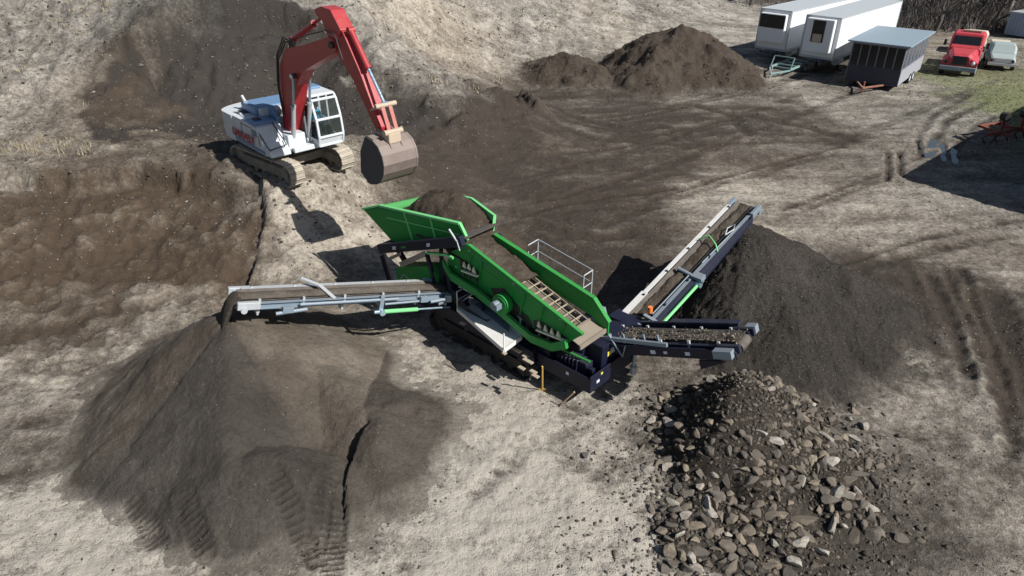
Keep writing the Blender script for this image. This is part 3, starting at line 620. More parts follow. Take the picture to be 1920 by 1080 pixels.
def put_rock(x, y, z, s, mesh, label, group):
    o = bpy.data.objects.new("boulder" if s > .2 else "stone", mesh); col.objects.link(o); o.location = (x, y, z); o.scale = (s*rr_.uniform(.75, 1.5), s*rr_.uniform(.65, 1.15), s*rr_.uniform(.6, 1.1))
    o.rotation_euler = (rr_.uniform(-.5, .5), rr_.uniform(-.5, .5), rr_.uniform(0, 6.28)); return tag(o, label, "rock", group)
GRP = "stones of the rocky heap"
placed = []
for lb, px, py, s, mi in BIG:
    p = P(px, py, .15)
    for _ in range(3): p = P(px, py, rock_surface(p.x, p.y)[0]+s*.3)
    put_rock(p.x, p.y, p.z-s*.1, s, rr_.choice([m for m in RV if m.materials[0] == ROCKM[mi]]), lb, None); placed.append((p.x, p.y, s))
cand = []
c0 = P(1400, 840, .8)
XR = np.random.default_rng(3).uniform(-6.5, 6.5, (210000, 2))+np.array([c0.x, c0.y-.2])
HH = rock_h(XR[:, 0], XR[:, 1])+.22*fbm(XR[:, 0]*.8, XR[:, 1]*.8, 4, 735); GG = ground(XR[:, 0], XR[:, 1]); BZ = base_z(XR[:, 0], XR[:, 1])
up = (XR[:, 1]-P(1400,720,1.9).y)
prob = np.where(HH > 0, .75+.25*sstep(1.5, .3, HH), np.exp(HH*4.5)*.32)*np.where(up > 0, .5, 1)
keep = np.random.default_rng(4).uniform(0, 1, len(prob)) < prob*np.clip(.75+.9*fbm(XR[:, 0]*1.1, XR[:, 1]*1.1, 3, 715), .5, 1)
XR = XR[keep]; HH = HH[keep]; ZZ = np.maximum(GG[keep], core_z(XR[:, 0], XR[:, 1]))
low = sstep(1.5, .05, HH)
sz = (.026+.055*np.random.default_rng(16).random(len(XR))**1.4+.10*np.random.default_rng(6).random(len(XR))**6*(.45+.75*low)) * np.where(HH < 0, .75, 1)
order = np.argsort(-sz); n_big = 0; small = []
occ = {}
for i in order:
    x, y = XR[i]; s = sz[i]; k = (int(x/.35), int(y/.35))
    near = [q for a in (-1, 0, 1) for b in (-1, 0, 1) for q in occ.get((k[0]+a, k[1]+b), [])]
    if any((x-q[0])**2+(y-q[1])**2 < ((s+q[2])*.62)**2 for q in near) and s > .04: continue
    if any((x-q[0])**2+(y-q[1])**2 < ((s+q[2])*.8)**2 for q in placed): continue
    occ.setdefault(k, []).append((x, y, s))
    if n_big < 280:
        put_rock(x, y, ZZ[i]+s*.15, s*1.15, rr_.choice(RV+RV[:4]+RV[6:]), "angular stone lying among many like it on the rocky heap", GRP); n_big += 1
    else: small.append(i)
small = np.array(small)[np.random.default_rng(2).permutation(len(small))[:60000]]
scatter("small_stones", np.stack([XR[small, 0], XR[small, 1], ZZ[small]+sz[small]*.1], -1), sz[small], np.random.default_rng(8).random(len(small))**1.0*.85, ROCKM[0], 21,
        label="countless small stones and chips covering the rocky heap", cat="stones", kind="stuff")
# loose clods and gravel over the yard and banks
cp_ = []; cs_ = []; rg_ = np.random.default_rng(55)
for k_, ((X, Y, Z, D), n_t, n_f, s0) in enumerate(zip(PG, (5200, 9000, 0, 1500, 900), (1200, 9000, 0, 2500, 900), (.013, .016, 0, .045, .045))):
    for lo, hi, n_ in ((-.04, .22, n_t), (.22, 9, n_f)):
        if n_ == 0: continue
        ii = np.argwhere((D > lo) & (D < hi)); ii = ii[rg_.integers(0, len(ii), n_)]; a_ = ii[:, 0]; b_ = ii[:, 1]; ds = X[0, 1]-X[0, 0]
        cp_.append(np.stack([X[a_, b_]+rg_.uniform(-.5, .5, n_)*ds+(rg_.normal(0, .22, n_) if hi < 1 else 0), Y[a_, b_]+rg_.uniform(-.5, .5, n_)*ds, Z[a_, b_]+.004], -1)); cs_.append(s0*(.6+1.9*rg_.random(n_)**3))
cp_ = np.vstack(cp_); cs_ = np.concatenate(cs_)
h_ = np.arange(len(cp_)) % 3
scatter("pile_crumbs", cp_[h_ > 0], cs_[h_ > 0], rg_.random((h_ > 0).sum()), ROCKM[2], 25, label="dark crumbs and clods rolled down the soil heaps", cat="clods", kind="stuff")
scatter("pile_chips", cp_[h_ == 0], cs_[h_ == 0]*.8, rg_.random((h_ == 0).sum())*.9, ROCKM[0], 26, label="grey stone chips peppering the soil heaps", cat="chips", kind="stuff")
g_ = np.random.default_rng(12); N = 52000
ly = 9+70*g_.random(N)**1.9; lx = (g_.random(N)*2-1)*(ly+7)*.86
bz = base_z(lx, ly); ln = fbm(lx*.5, ly*.5, 4, 700)
kp = g_.random(N) < np.clip(.15+.6*sstep(.3, 1.5, bz)+ln*.9, 0, 1)
lx, ly = lx[kp], ly[kp]; lz = ground(lx, ly); ls = (.010+.030*g_.random(len(lx))**3)*(1+ly*.022)*(1+.5*sstep(.5, 2, bz[kp]))
nn = int(len(lx)*.72)
scatter("loose_clods", np.stack([lx[:nn], ly[:nn], lz[:nn]], -1), ls[:nn]*1.5, g_.random(nn)*.9, ROCKM[2], 22, label="dark loose clods strewn over the whole yard", cat="clods", kind="stuff")
scatter("loose_gravel", np.stack([lx[nn:], ly[nn:], lz[nn:]], -1), ls[nn:], g_.random(len(lx)-nn)*.5, ROCKM[1], 23, label="pale loose gravel strewn over the whole yard", cat="gravel", kind="stuff")

# ------------------------------------------------------------------ the mobile screener
MAX = R(-43); MO = (0.5, 15.5); ca, sa = math.cos(MAX), math.sin(MAX)
def M(x, y, z): return V(MO[0]+x*ca-y*sa, MO[1]+x*sa+y*ca, z)
mX = V(ca, sa, 0); mY = V(-sa, ca, 0); UP = V(0, 0, 1)
def PM(px, py, yl):
    """point of the photo ray in the machine's vertical plane y = yl"""
    d = ray(px, py); o = V(0, 0, CAMH); p0 = M(0, yl, 0); t = (p0-o).dot(mY)/d.dot(mY); return o+d*t
scr = thing("mobile_screener", "green and navy tracked screening machine with three conveyors standing mid yard", "screener", (MO[0], MO[1], 0))
def track(name, x0, x1, yc, w, h, f, mat, parent, nshoe=46, z0=0.02, shoemat=None):
    """crawler track: f(x,y,z) maps local to world"""
    r = h/2; L = x1-x0-h; per = 2*L+2*math.pi*r; b = MB()
    def at(s):
        s %= per
        if s < L: return (x0+r+s, h, 0.0)
        s -= L
        if s < math.pi*r: a = s/r; return (x1-r+r*math.sin(a), r+r*math.cos(a), a)
        s -= math.pi*r
        if s < L: return (x1-r-s, 0, math.pi)
        s -= L; a = s/r; return (x0+r-r*math.sin(a), r-r*math.cos(a), math.pi+a)
    ln = per/nshoe; ex = (f(1, 0, 0)-f(0, 0, 0)).normalized(); ey = (f(0, 1, 0)-f(0, 0, 0)).normalized()
    for i in range(nshoe):
        x, z, a = at((i+.5)*ln); t = ex*math.cos(a)-UP*math.sin(a); n = ex*math.sin(a)+UP*math.cos(a)
        c = f(x, yc, z+z0); b.box(c, (ln*.94, w, .035), t, ey, n); b.box(c+n*.03-t*ln*.3, (.025, w*.98, .04), t, ey, n)
    belt = b.build(name, shoemat or mat, parent)
    g = MB(); n = int(L/(h*.62))
    for i in range(n+1):
        x = x0+r+L*i/n
        for e in (-w*.22, w*.22): g.cut(); g.tube(f(x, yc+e-.03, .17+z0), f(x, yc+e+.03, .17+z0), .11, n=12)
    for x in (x0+r, x1-r):
        g.cut(); g.tube(f(x, yc-w*.25, r+z0), f(x, yc+w*.25, r+z0), r*.8, n=18); g.tube(f(x, yc-w*.36, r+z0), f(x, yc+w*.36, r+z0), r*.3, n=12)
    for x in (x0+r+L*.33, x0+r+L*.67): g.cut().tube(f(x, yc-.1, h-.12), f(x, yc+.1, h-.12), .07, n=10)
    g.build("roller", mat, belt)
    fr = MB(); fr.box(f((x0+x1)/2, yc, r+z0), (L, w*.6, h*.42), ex, ey, UP); fr.build("track_frame", mat, belt, bevel=.02)
    return belt
track("crawler_track", -4.1, .08, .12, .42, .72, M, TRK, scr); track("crawler_track", -4.1, .08, 2.1, .42, .72, M, TRK, scr)
b = MB()
for y in (.48, 1.72): b.beam(M(-5.6, y, .95), M(1.8, y, .95), .14, .30)
for x in (-5.5, -4.2, -2.9, -1.6, -.3, 1.0): b.beam(M(x, .48, .92), M(x, 1.72, .92), .12, .22)
b.beam(M(-3.3, .1, .62), M(-3.3, 2.1, .62), .3, .22); b.beam(M(-.8, .1, .62), M(-.8, 2.1, .62), .3, .22)
b.beam(M(-4.7, -.10, .98), M(.2, -.10, .98), .08, .42); b.beam(M(-4.6, .02, 1.1), M(.1, .02, 1.1), .30, .1); b.beam(M(-4.6, 2.2, 1.02), M(.1, 2.2, 1.02), .10, .2)
for x in (-2.8, -2.1, -1.2, -.4): b.beam(M(x, .3, 1.0), M(x, .3, 1.75), .10, .10); b.beam(M(x, 1.5, 1.0), M(x, 1.5, 1.9), .10, .10)
b.beam(M(-4.9, .3, 1.0), M(-5.9, .15, 2.3), .12, .16); b.beam(M(-4.9, 1.9, 1.0), M(-5.9, 2.0, 2.3), .12, .16)
b.beam(M(-3.6, .1, 1.0), M(-3.6, .1, 2.9), .12, .14); b.beam(M(-3.6, 1.8, 1.0), M(-3.6, 1.8, 2.9), .12, .14); b.beam(M(-3.6, .1, 2.3), M(-2.5, .2, 1.2), .1, .1)
b.build("chassis", NAVY, scr, bevel=.015)
# light dusty steps and ledges along the near flank
b = MB()
for px, py, s in ((968,656,.34), (990,677,.32), (985,668,.16), (978,690,.20), (1000,697,.20), (1004,705,.2), (938,634,.5), (912,620,.4), (896,610,.16), (955,643,.24), (945,662,.14), (868,606,.18)):
    p = P(px, py, 1.05); b.cut().box(p, (s, .11, .03), mX, mY, UP)
b.build("ledge", DUSTY, scr)
# engine hull at the rear
hull = MB(); hull.box(M(1.0, 1.15, .62), (1.9, 2.0, .14), mX, mY, UP); hull.box(M(1.05, .16, .82), (1.8, .05, .42), mX, mY, UP); hull.box(M(1.94, 1.15, .85), (.05, 2.02, .50), mX, mY, UP)
hull.box(M(.25, 1.15, 1.0), (.5, 1.9, .75), mX, mY, UP); hull.box(M(1.0, 2.12, .95), (1.86, .05, .70), mX, mY, UP)
hl = hull.build("engine_hull", NAVY, scr, bevel=.02)
b = MB(); b.box(M(1.1, .65, .95), (1.0, .5, .45), mX, mY, UP); b.tube(M(.75, .55, 1.2), M(1.35, .55, 1.2), .12, n=12); b.tube(M(.8, .9, 1.05), M(.8, .9, 1.5), .07, n=10)
for i in range(6): b.path([M(.7+i*.12, .35, .8), M(.72+i*.13, .30, 1.1+.03*i), M(.9+i*.1, .6, 1.25), M(1.0+i*.1, .9, 1.0)], .022, 6)
b.build("engine", NAVY2, hl, bevel=.015)
b = MB(); b.box(M(1.3, 1.30, 1.30), (1.1, 1.15, .72), mX, mY, UP); b.box(M(1.3, 1.30, 1.68), (1.16, 1.2, .04), mX, mY, UP); b.box(M(.9, .8, 1.25), (.9, .5, .5), mX, mY, UP); b.box(M(.45, .75, 1.55), (.5, .4, .35), mX, mY, UP)
cab_ = b.build("power_pack_cover", NAVY, hl, bevel=.03)
b = MB(); b.cut().box(M(1.866, 1.2, 1.4), (.012, .22, .18), mX, mY, UP); b.cut().box(M(1.866, 1.72, 1.28), (.012, .10, .14), mX, mY, UP); b.cut().box(M(1.972, .45, .82), (.012, .12, .08), mX, mY, UP); b.cut().box(M(1.2, .13, .86), (.09, .012, .09), mX, mY, UP); b.cut().box(M(.45, .545, 1.6), (.12, .012, .12), mX, mY, UP); b.cut().box(M(.02, -.07, 1.12), (.12, .012, .10), mX, mY, UP)
b.build("sticker", STICK, cab_)
b = MB(); b.cut().box(M(1.867, 1.02, 1.36), (.012, .14, .13), mX, mY, UP); b.cut().box(M(1.973, .6, 1.0), (.012, .08, .06), mX, mY, UP); b.build("warning_sticker", STICKY, cab_)
b = MB(); b.beam(M(.8, .38, 1.32), M(1.7, .42, 1.32), .06, .04); b.build("green_handrail", GREEN, hl)
b = MB()
b.tube(M(2.0, 2.1, .25), M(2.0, 2.1, 1.1), .05); b.tube(M(2.0, 2.1, .2), M(2.0, 2.1, .45), .1)
b.build("jack_leg", LSTEEL, scr)

# ---- screen box
YN, YF = .10, 1.22
sb = MB()
top = [(868,461), (880,460), (1093,627)]; bot = [(1062,645), (1012,624), (962,588), (925,556), (893,540), (868,521), (846,508), (838,492), (846,472)]
poly = [PM(px, py, YN) for px, py in top+bot]; sb.prism(poly, mY*.05)
for (a, c) in ((top[0], top[1]), (top[1], top[2])): sb.beam(PM(*a, YN-.03), PM(*c, YN-.03), .10, .07)
plate = sb.build("screen_box", GREEN, scr)
b = MB()
for (ax_, ay_), (bx_, by_) in (((905,492),(893,538)), ((985,552),(975,590)), ((1020,578),(1008,612)), ((1060,608),(1048,634)), ((885,480),(872,518))):
    b.cut().beam(PM(ax_, ay_, YN-.012), PM(bx_, by_, YN-.012), .05, .03, up=mX)
b.build("stiffener", GREEN, plate)
b = MB(); lo = [(836,500), (850,524), (895,552), (930,580), (965,610), (1000,640), (1040,656), (1066,652)]
b.ribbon([PM(px, py, YN-.10) for px, py in lo], [PM(px-3, py-15, YN-.10) for px, py in lo], mY*-.10)
b.build("screen_subframe", GREEN, plate)
b = MB()   # far side wall: bright outside top edge, dark inside face
ft = [PM(925,440,YF), PM(1112,560,YF), PM(1141,606,YF)]; fb = [p-UP*.55 for p in ft]
b.ribbon(ft, fb, mY*.05)
for p, q in zip(ft[:-1], ft[1:]): b.beam(p+mY*.05, q+mY*.05, .13, .05)
b.build("far_side_wall", GREEN, plate)
t0 = PM(880,460,YN)-UP*.40; t1 = PM(1060,610,YN)-UP*.34
dk = MB(); N_ = 14
for i in range(N_+1):
    p = t0.lerp(t1, i/N_); dk.beam(p+mY*.06, p+mY*(YF-YN-.02), .022, .04)
for j in range(4): o_ = mY*(.2+.27*j); dk.beam(t0+o_, t1+o_, .022, .045)
dk.build("screen_deck", DUSTY, plate)
b = MB(); b.quad(t0+mY*.06-UP*.2, t1+mY*.06-UP*.2, t1+mY*(YF-YN)-UP*.2, t0+mY*(YF-YN)-UP*.2, -UP*.03)
for i in range(5):
    p = t0.lerp(t1, .15+i*.19); b.tube(p+mY*.05-UP*.12, p+mY*1.1-UP*.12, .04)
b.build("lower_screen", paint("brown_dusted_plate", (.10, .08, .06), .9, .6, (.18, .15, .11)), plate)
b = MB(); q0 = t1+UP*.02; dd = (t1-t0).normalized(); b.quad(q0+mY*.06, q0+dd*.50+mY*.06, q0+dd*.50+mY*1.1, q0+mY*1.1, -UP*.03); b.beam(q0+mY*.06, q0+mY*1.1, .06, .08)
b.beam(q0+dd*.52+mY*.0, q0+dd*.52+mY*1.1, .05, .12)
b.build("discharge_lip", paint("dust_lip", (.22, .18, .14), .9, .4, (.30, .26, .20)), plate)
def on_near(px, py, off): return PM(px, py, YN-off)
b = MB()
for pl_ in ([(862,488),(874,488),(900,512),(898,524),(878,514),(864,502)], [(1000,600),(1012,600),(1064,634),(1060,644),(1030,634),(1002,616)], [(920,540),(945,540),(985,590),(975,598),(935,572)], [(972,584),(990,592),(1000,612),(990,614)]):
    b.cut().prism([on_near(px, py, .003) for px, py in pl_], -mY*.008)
b.build("recess_shade", BLACK, plate)  # black plates paint in the shade of openings round springs and motor
b = MB(); c = on_near(948, 566, .0); ax = mY
b.tube(c-ax*.02, c-ax*.22, .30, n=24); b.tube(c-ax*.22, c-ax*.24, .24, n=24)
b.build("drive_guard", GREEN, plate, bevel=.01)
b = MB(); c2 = on_near(933, 570, .28); b.tube(c2, c2-ax*.18, .12, n=14); b.box(c2-ax*.1+mX*.1, (.12, .2, .16), mX, mY, UP)
b.build("drive_motor", STEEL, plate)
b = MB()
for px, py in ((872,500), (881,504), (890,510), (1012,612), (1024,619), (1036,625), (1048,630)):
    p = on_near(px, py, .06); b.cut().add([p-mX*.06, p+mX*.07-UP*.02, p-mX*.02+UP*.16, p-mX*.06-mY*.05, p+mX*.07-UP*.02-mY*.05, p-mX*.02+UP*.16-mY*.05], [(0,1,2),(3,5,4),(0,3,4,1),(1,4,5,2),(2,5,3,0)])
for a, c in (((866,507),(896,518)), ((1006,618),(1062,640))): b.cut().beam(on_near(*a, .1), on_near(*c, .1), .08, .04)
b.build("spring_bracket", paint("pale_bracket", (.72, .76, .55), .5, .2), plate)
b = MB()
for px, py in ((869,510), (880,516), (892,522), (1012,625), (1028,633), (1044,640)): p = on_near(px, py, .1); b.cut().tube(p-UP*.12, p+UP*.02, .05, n=10)
b.build("spring", BLACK, plate)
b = MB()
for px, py, w in ((1052,598,.12), (963,532,.05), (880,470,.05), (855,500,.06)): b.cut().box(on_near(px, py, .008), (w, .012, w*.6), mX, mY, UP)
b.build("sticker", STICK, plate)
b = MB()
for t in np.linspace(.03, .97, 14):
    p = PM(*(np.array(top[1])*(1-t)+np.array(top[2])*t), YN-.02)-UP*.13; b.cut().tube(p, p-mY*.03, .016, n=6)
b.build("bolt", STEEL, plate)

# ---- hopper, feeder
hp = MB(); A = PM(680,391,-.2); A2 = PM(712,385,-.05); Bq = PM(862,419,.25); B2 = PM(877,450,.30); C3 = PM(735,452,-.05); C4 = PM(868,462,.30)
tt = mY*.05
hp.prism([A, A2, Bq, B2, C4, C3], tt)
hopper = hp.build("hopper_wing", GREEN, scr)
b = MB(); b.beam(A, A2, .10, .05); b.beam(A2, Bq, .12, .06); b.beam(Bq, B2, .10, .06)
b.beam(PM(700,402,-.12), PM(862,440,.22), .02, .03)
for t in (.33, .66): b.beam((A2.lerp(Bq, t))-mY*.02, (C3.lerp(C4, t))-mY*.02, .05, .05)
b.build("wing_flange", LGREEN, hopper)
f0, f1, f2, f3 = P(862,368,3.75), P(884,372,3.75), P(928,405,3.65), P(926,424,3.45)
low = [p-UP*.55-mY*.12 for p in (f0, f1, f2, f3)]
b = MB(); b.ribbon([f0, f1, f2, f3], low, mY*.05); fw = b.build("hopper_wing", LGREEN, scr)  # far wing in paler green: sunlight on its inner face painted in
b = MB(); b.beam(f0, f1, .08, .05); b.beam(f1, f2, .08, .05); b.beam(f2, f3, .08, .05); b.build("wing_flange", LGREEN, fw)
b = MB(); b.prism([A-UP*.02+mY*.1, C3+mY*.1, C3+mY*1.9, M(-6.4, 2.1, 3.2)], mX*.05); b.build("hopper_end_wall", GREEN, scr)
b = MB(); h0 = PM(712,466,-.30); h1 = PM(868,452,-.02); b.beam(h0, h1, .16, .30); b.beam(h0+mY*1.9-UP*.35, h1+mY*1.5-UP*.45, .16, .30); b.beam(h0, h0+mY*1.9, .14, .25)
fr = b.build("feeder_frame", NAVY, scr, bevel=.02)
b = MB()
for t, w in ((.22, .16), (.64, .14)):
    p = h0.lerp(h1, t)-mY*.088; b.cut().box(p, (w, .012, .11), (h1-h0).normalized(), mY, UP)
b.build("sticker", STICK, fr)
b = MB(); p = h0.lerp(h1, .34)-mY*.09; b.cut().box(p, (.22, .012, .06), (h1-h0).normalized(), mY, UP); b.build("sticker", GREEN, fr)
b = MB(); b.tube(PM(842,430,-.12), PM(856,452,-.12), .03); b.tube(PM(856,450,-.12), PM(862,470,-.12), .02); b.build("hinge_pin", LSTEEL, fr)
b = MB(); b.quad(h0+mY*.1+UP*.05, h1+mY*.1+UP*.05, h1+mY*1.5+UP*.05, h0+mY*1.7+UP*.05, -UP*.04); b.build("feeder_belt", BELT, fr)
b = MB()
b.beam(PM(716,478,-.2), PM(733,535,-.1), .12, .16); b.beam(PM(733,535,-.1), PM(752,552,0), .12, .16); b.beam(PM(735,540,-.1), PM(838,556,-.1), .10, .14); b.beam(PM(800,475,-.05), PM(820,545,-.05), .1, .12)
b.beam(PM(716,478,1.9), PM(733,535,1.9), .12, .16); b.beam(PM(838,500,.0), PM(850,560,0), .14, .14)
b.build("support_leg", NAVY, scr, bevel=.015)
b = MB(); b.quad(PM(748,492,-.15), PM(797,470,-.15), PM(797,480,-.22), PM(752,500,-.22), -UP*.03); b.quad(PM(730,482,-.12), PM(752,472,-.12), PM(752,477,-.15), PM(733,486,-.15), -UP*.03); b.build("spill_plate", TANP, scr)
b = MB(); b.beam(PM(801,474,-.12), PM(838,478,-.12), .08, .06); b.beam(PM(838,478,-.12), PM(850,484,-.1), .08, .06); b.build("green_bracket", LGREEN, scr)
b = MB(); b.prism([PM(742,504,-.05), PM(752,498,-.05), PM(806,500,-.05), PM(818,520,-.05), PM(818,548,-.05), PM(806,545,-.05), PM(745,532,-.05)], mY*.4)
cb = b.build("control_cabinet", GREEN, scr, bevel=.02)
b = MB(); b.quad(PM(794,520,-.06), PM(810,524,-.06), PM(811,540,-.06), PM(796,536,-.06), -mY*.012); b.build("sticker", paint("blue_sticker", (.25, .42, .68), .4, .1), cb)
b = MB(); b.path([PM(752,522,-.07), PM(757,514,-.07), PM(764,520,-.07), PM(770,526,-.07), PM(782,532,-.07)], .012, 5); b.build("door_emblem", STICK, cb)
b = MB(); b.quad(PM(790,541,-.35), PM(811,542,-.35), PM(811,551,-.38), PM(790,549,-.38), -UP*.03); b.build("pink_label_plate", STICKR, scr)
b = MB(); b.box(M(-2.6, .9, 1.9), (1.7, .9, .9), mX, mY, UP); b.box(M(-1.0, .9, 1.5), (1.6, .8, .5), mX, mY, UP); b.box(M(.2, .9, 1.5), (.6, .8, .4), mX, mY, UP); b.build("collecting_chute", NAVY, scr, bevel=.02)
b = MB()
for i in range(7): b.path([M(-3.3+i*.04, .05, 2.0-i*.05), M(-2.9+i*.1, -.12, 1.5), M(-2.3+i*.12, -.05, 1.35), M(-1.6, .05, 1.2+.03*i)], .02, 5)
b.build("hydraulic_hose", BLACK, scr)

# ---- conveyors
def conveyor(root, tip, w, name, railm, load, side=-1, nrol=6, belt_z=.06, parts=None, cyl=None, thick=.16):
    r0 = M(*root); t0 = M(*tip); X = (t0-r0).normalized(); Y = UP.cross(X).normalized(); Z = X.cross(Y); L = (t0-r0).length
    def F(a, y, z=0.0): return r0+X*a+Y*y+Z*z
    b = MB(); n = 16; hw = w/2
    prof = [(-hw*.92, .10), (-hw*.5, .0), (hw*.5, 0), (hw*.92, .10)]
    Ls = [F(L*i/n, 0, 0) for i in range(n+1)]
    for (y0, z0), (y1, z1) in zip(prof[:-1], prof[1:]):
        b.quad(F(-.1, y0, z0+belt_z), F(L, y0, z0+belt_z), F(L, y1, z1+belt_z), F(-.1, y1, z1+belt_z), -Z*.02)
    b.quad(F(0, -hw*.8, -.16), F(L, -hw*.8, -.16), F(L, hw*.8, -.16), F(0, hw*.8, -.16), -Z*.02)
    b.tube(F(L, -hw*.82, -.05), F(L, hw*.82, -.05), .13, n=16); b.tube(F(0, -hw*.82, -.05), F(0, hw*.82, -.05), .11, n=16)
    root_o = b.build(name, BELT, scr)
    for s_, mt in ((-1, railm[0]), (1, railm[1])):
        b = MB(); y = s_*(hw+.03); b.beam(F(-.15, y, 0), F(L+.05, y, 0), .05, thick, up=Z); b.beam(F(-.15, y+s_*.04, thick/2), F(L+.05, y+s_*.04, thick/2), .10, .02, up=Z)
        b.beam(F(-.1, y+s_*.04, -thick/2), F(L-.1, y+s_*.04, -thick/2), .08, .02, up=Z)
        b.build("side_rail", mt, root_o)
    b = MB()
    for i in range(nrol):
        a = .4+(L-.8)*i/(nrol-1); b.cut().tube(F(a, -hw, -.2), F(a, hw, -.2), .05, n=8); b.beam(F(a, -hw-.06, -.1), F(a, -hw-.06, .18), .06, .06, up=X); b.beam(F(a, hw+.06, -.1), F(a, hw+.06, .18), .06, .06, up=X); b.beam(F(a, -hw, -.27), F(a, hw, -.27), .05, .06, up=Z)
    b.build("idler_frame", LSTEEL if load != 'dark' else NAVY2, root_o)
    return root_o, F, L
def heap_strip(F, a0, a1, w, h, mat, name, label, seed, nx=90, ny=10, sharp=.3, tone=(.3, .4, 0), cat="soil"):
    a = np.linspace(a0, a1, nx); y = np.linspace(-w/2, w/2, ny); A_, Y_ = np.meshgrid(a, y)
    hh = h*(1-(Y_/(w/2))**2)+h*sharp*fbm(A_*5, Y_*7+seed, 3, seed, .6)+.075
    co = np.array([[F(float(A_[i, j]), float(Y_[i, j]), float(hh[i, j])) for j in range(nx)] for i in range(ny)])
    S = np.empty(A_.shape+(3,)); S[...] = tone; S[..., 0] += .15*fbm(A_*3, Y_*3, 3, seed+3)
    o = grid_mesh(name, co[..., 0], co[..., 1], co[..., 2], S, mat); return tag(o, label, cat, kind="stuff")
# left: fines
LR, LF, LL = conveyor((-3.50, .55, 1.42), (-4.97, -5.45, 3.05), .62, "left_conveyor_belt", (STEEL, STEEL), 'l')
LR.name = "fines_conveyor"
heap_strip(LF, .5, LL+.05, .52, .10, soil_mat("load_soil", 2, .3, .1, .5), "soil_on_belt", "smooth ribbon of sifted soil riding up the left conveyor", 31, tone=(.33, .35, 0), sharp=.10)
# right
RR, RF, RL = conveyor((1.42, 2.3, 1.05), (1.52, 8.75, 3.0), .60, "right_conveyor_belt", (STEEL, STEEL), 'dark')
RR.name = "chips_conveyor"
heap_strip(RF, .9, RL, .34, .05, soil_mat("load_chips", 2.5, .8, .9, 1), "chips_on_belt", "broken dark trail of chips lying on the long right conveyor", 37, tone=(.22, .5, 0), sharp=1.2)
# tail
TR, TF, TL = conveyor((1.3, 1.60, 1.35), (4.92, 1.98, 2.68), .64, "tail_conveyor_belt", (NAVY2, NAVY2), 't', thick=.16, nrol=5)
TR.name = "oversize_conveyor"
for i in range(0):
    pass
# head ends, guards, cylinders, covers
def head(root_o, F, L, w, mat):
    b = MB(); hw = w/2
    for s_ in (-1, 1):
        b.cut(); y = s_*(hw+.14); b.box(F(L-.12, y, .05), (.55, .12, .20), (F(1, 0)-F(0, 0)), (F(0, 1)-F(0, 0)))
        b.tube(F(L, s_*(hw+.05), -.05), F(L, s_*(hw+.24), -.05), .08, n=12)
    b.build("head_bearing_guard", mat, root_o, bevel=.015)
head(LR, LF, LL, .62, LSTEEL); head(RR, RF, RL, .60, STEEL); head(TR, TF, TL, .64, NAVY2)
def strut(root_o, F, a0, a1, y, z, gm, s0, s1, r=.06):
    b = MB(); b.tube(F(a0, y, z), F(a1, y, z), r, n=14); c = b.build("hydraulic_cylinder", gm, root_o)
    b = MB(); b.tube(F(min(a0, a1)-s0, y, z), F(min(a0, a1), y, z), r*.5, n=10); b.cut().tube(F(max(a0, a1), y, z), F(max(a0, a1)+s1, y, z), r*.9, n=10)
    b.tube(F(max(a0, a1)+.02, y-.1, z), F(max(a0, a1)+.02, y+.1, z), .09); b.build("cylinder_rod", CHROME, c)
sg = 1 if (LF(0, 1)-LF(0, 0)).y < 0 else -1      # side nearer the camera
strut(LR, LF, 1.55, 2.65, sg*.52, -.34, LGREEN, 1.1, .25)
b = MB(); y = sg*.50
b.tube(LF(.1, y, -.05), LF(2.6, y, -.12), .035); b.tube(LF(2.2, y*.98, .02), LF(5.0, y*.98, .02), .045); b.beam(LF(2.7, y, -.4), LF(2.7, y, .15), .07, .12); b.beam(LF(.6, y, -.25), LF(1.4, y, .05), .06, .08); b.beam(LF(.2, y, .05), LF(.9, y*1.1, -.2), .05, .08)
b.tube(LF(.3, y*1.15, 0), LF(1.2, y*1.15, -.1), .05); b.box(LF(.6, y*1.1, .0), (.2, .2, .22)); b.box(LF(1.4, y*1.05, -.02), (.25, .14, .16), LF(1, 0)-LF(0, 0), LF(0, 1)-LF(0, 0)); b.box(LF(5.3, y*1.0, -.1), (.28, .12, .16), LF(1, 0)-LF(0, 0), LF(0, 1)-LF(0, 0)); b.tube(LF(4.8, y, -.12), LF(5.6, y, -.2), .05)
b.tube(LF(2.7, y*1.1, -.38), LF(2.7, y*.2, -.38), .05)
b.build("fold_linkage", STEEL, LR, bevel=.008)
b = MB(); b.beam(LF(4.05, sg*.42, .10), LF(4.3, -sg*.1, .26), .10, .05); b.beam(LF(4.3, -sg*.1, .26), LF(4.7, -sg*.42, .34), .10, .05); b.build("belt_scraper_arm", LSTEEL, LR)
b = MB(); b.beam(LF(.2, -sg*.37, .14), LF(LL*.98, -sg*.37, .14), .16, .03); b.build("skirt_flap", LSTEEL, LR)
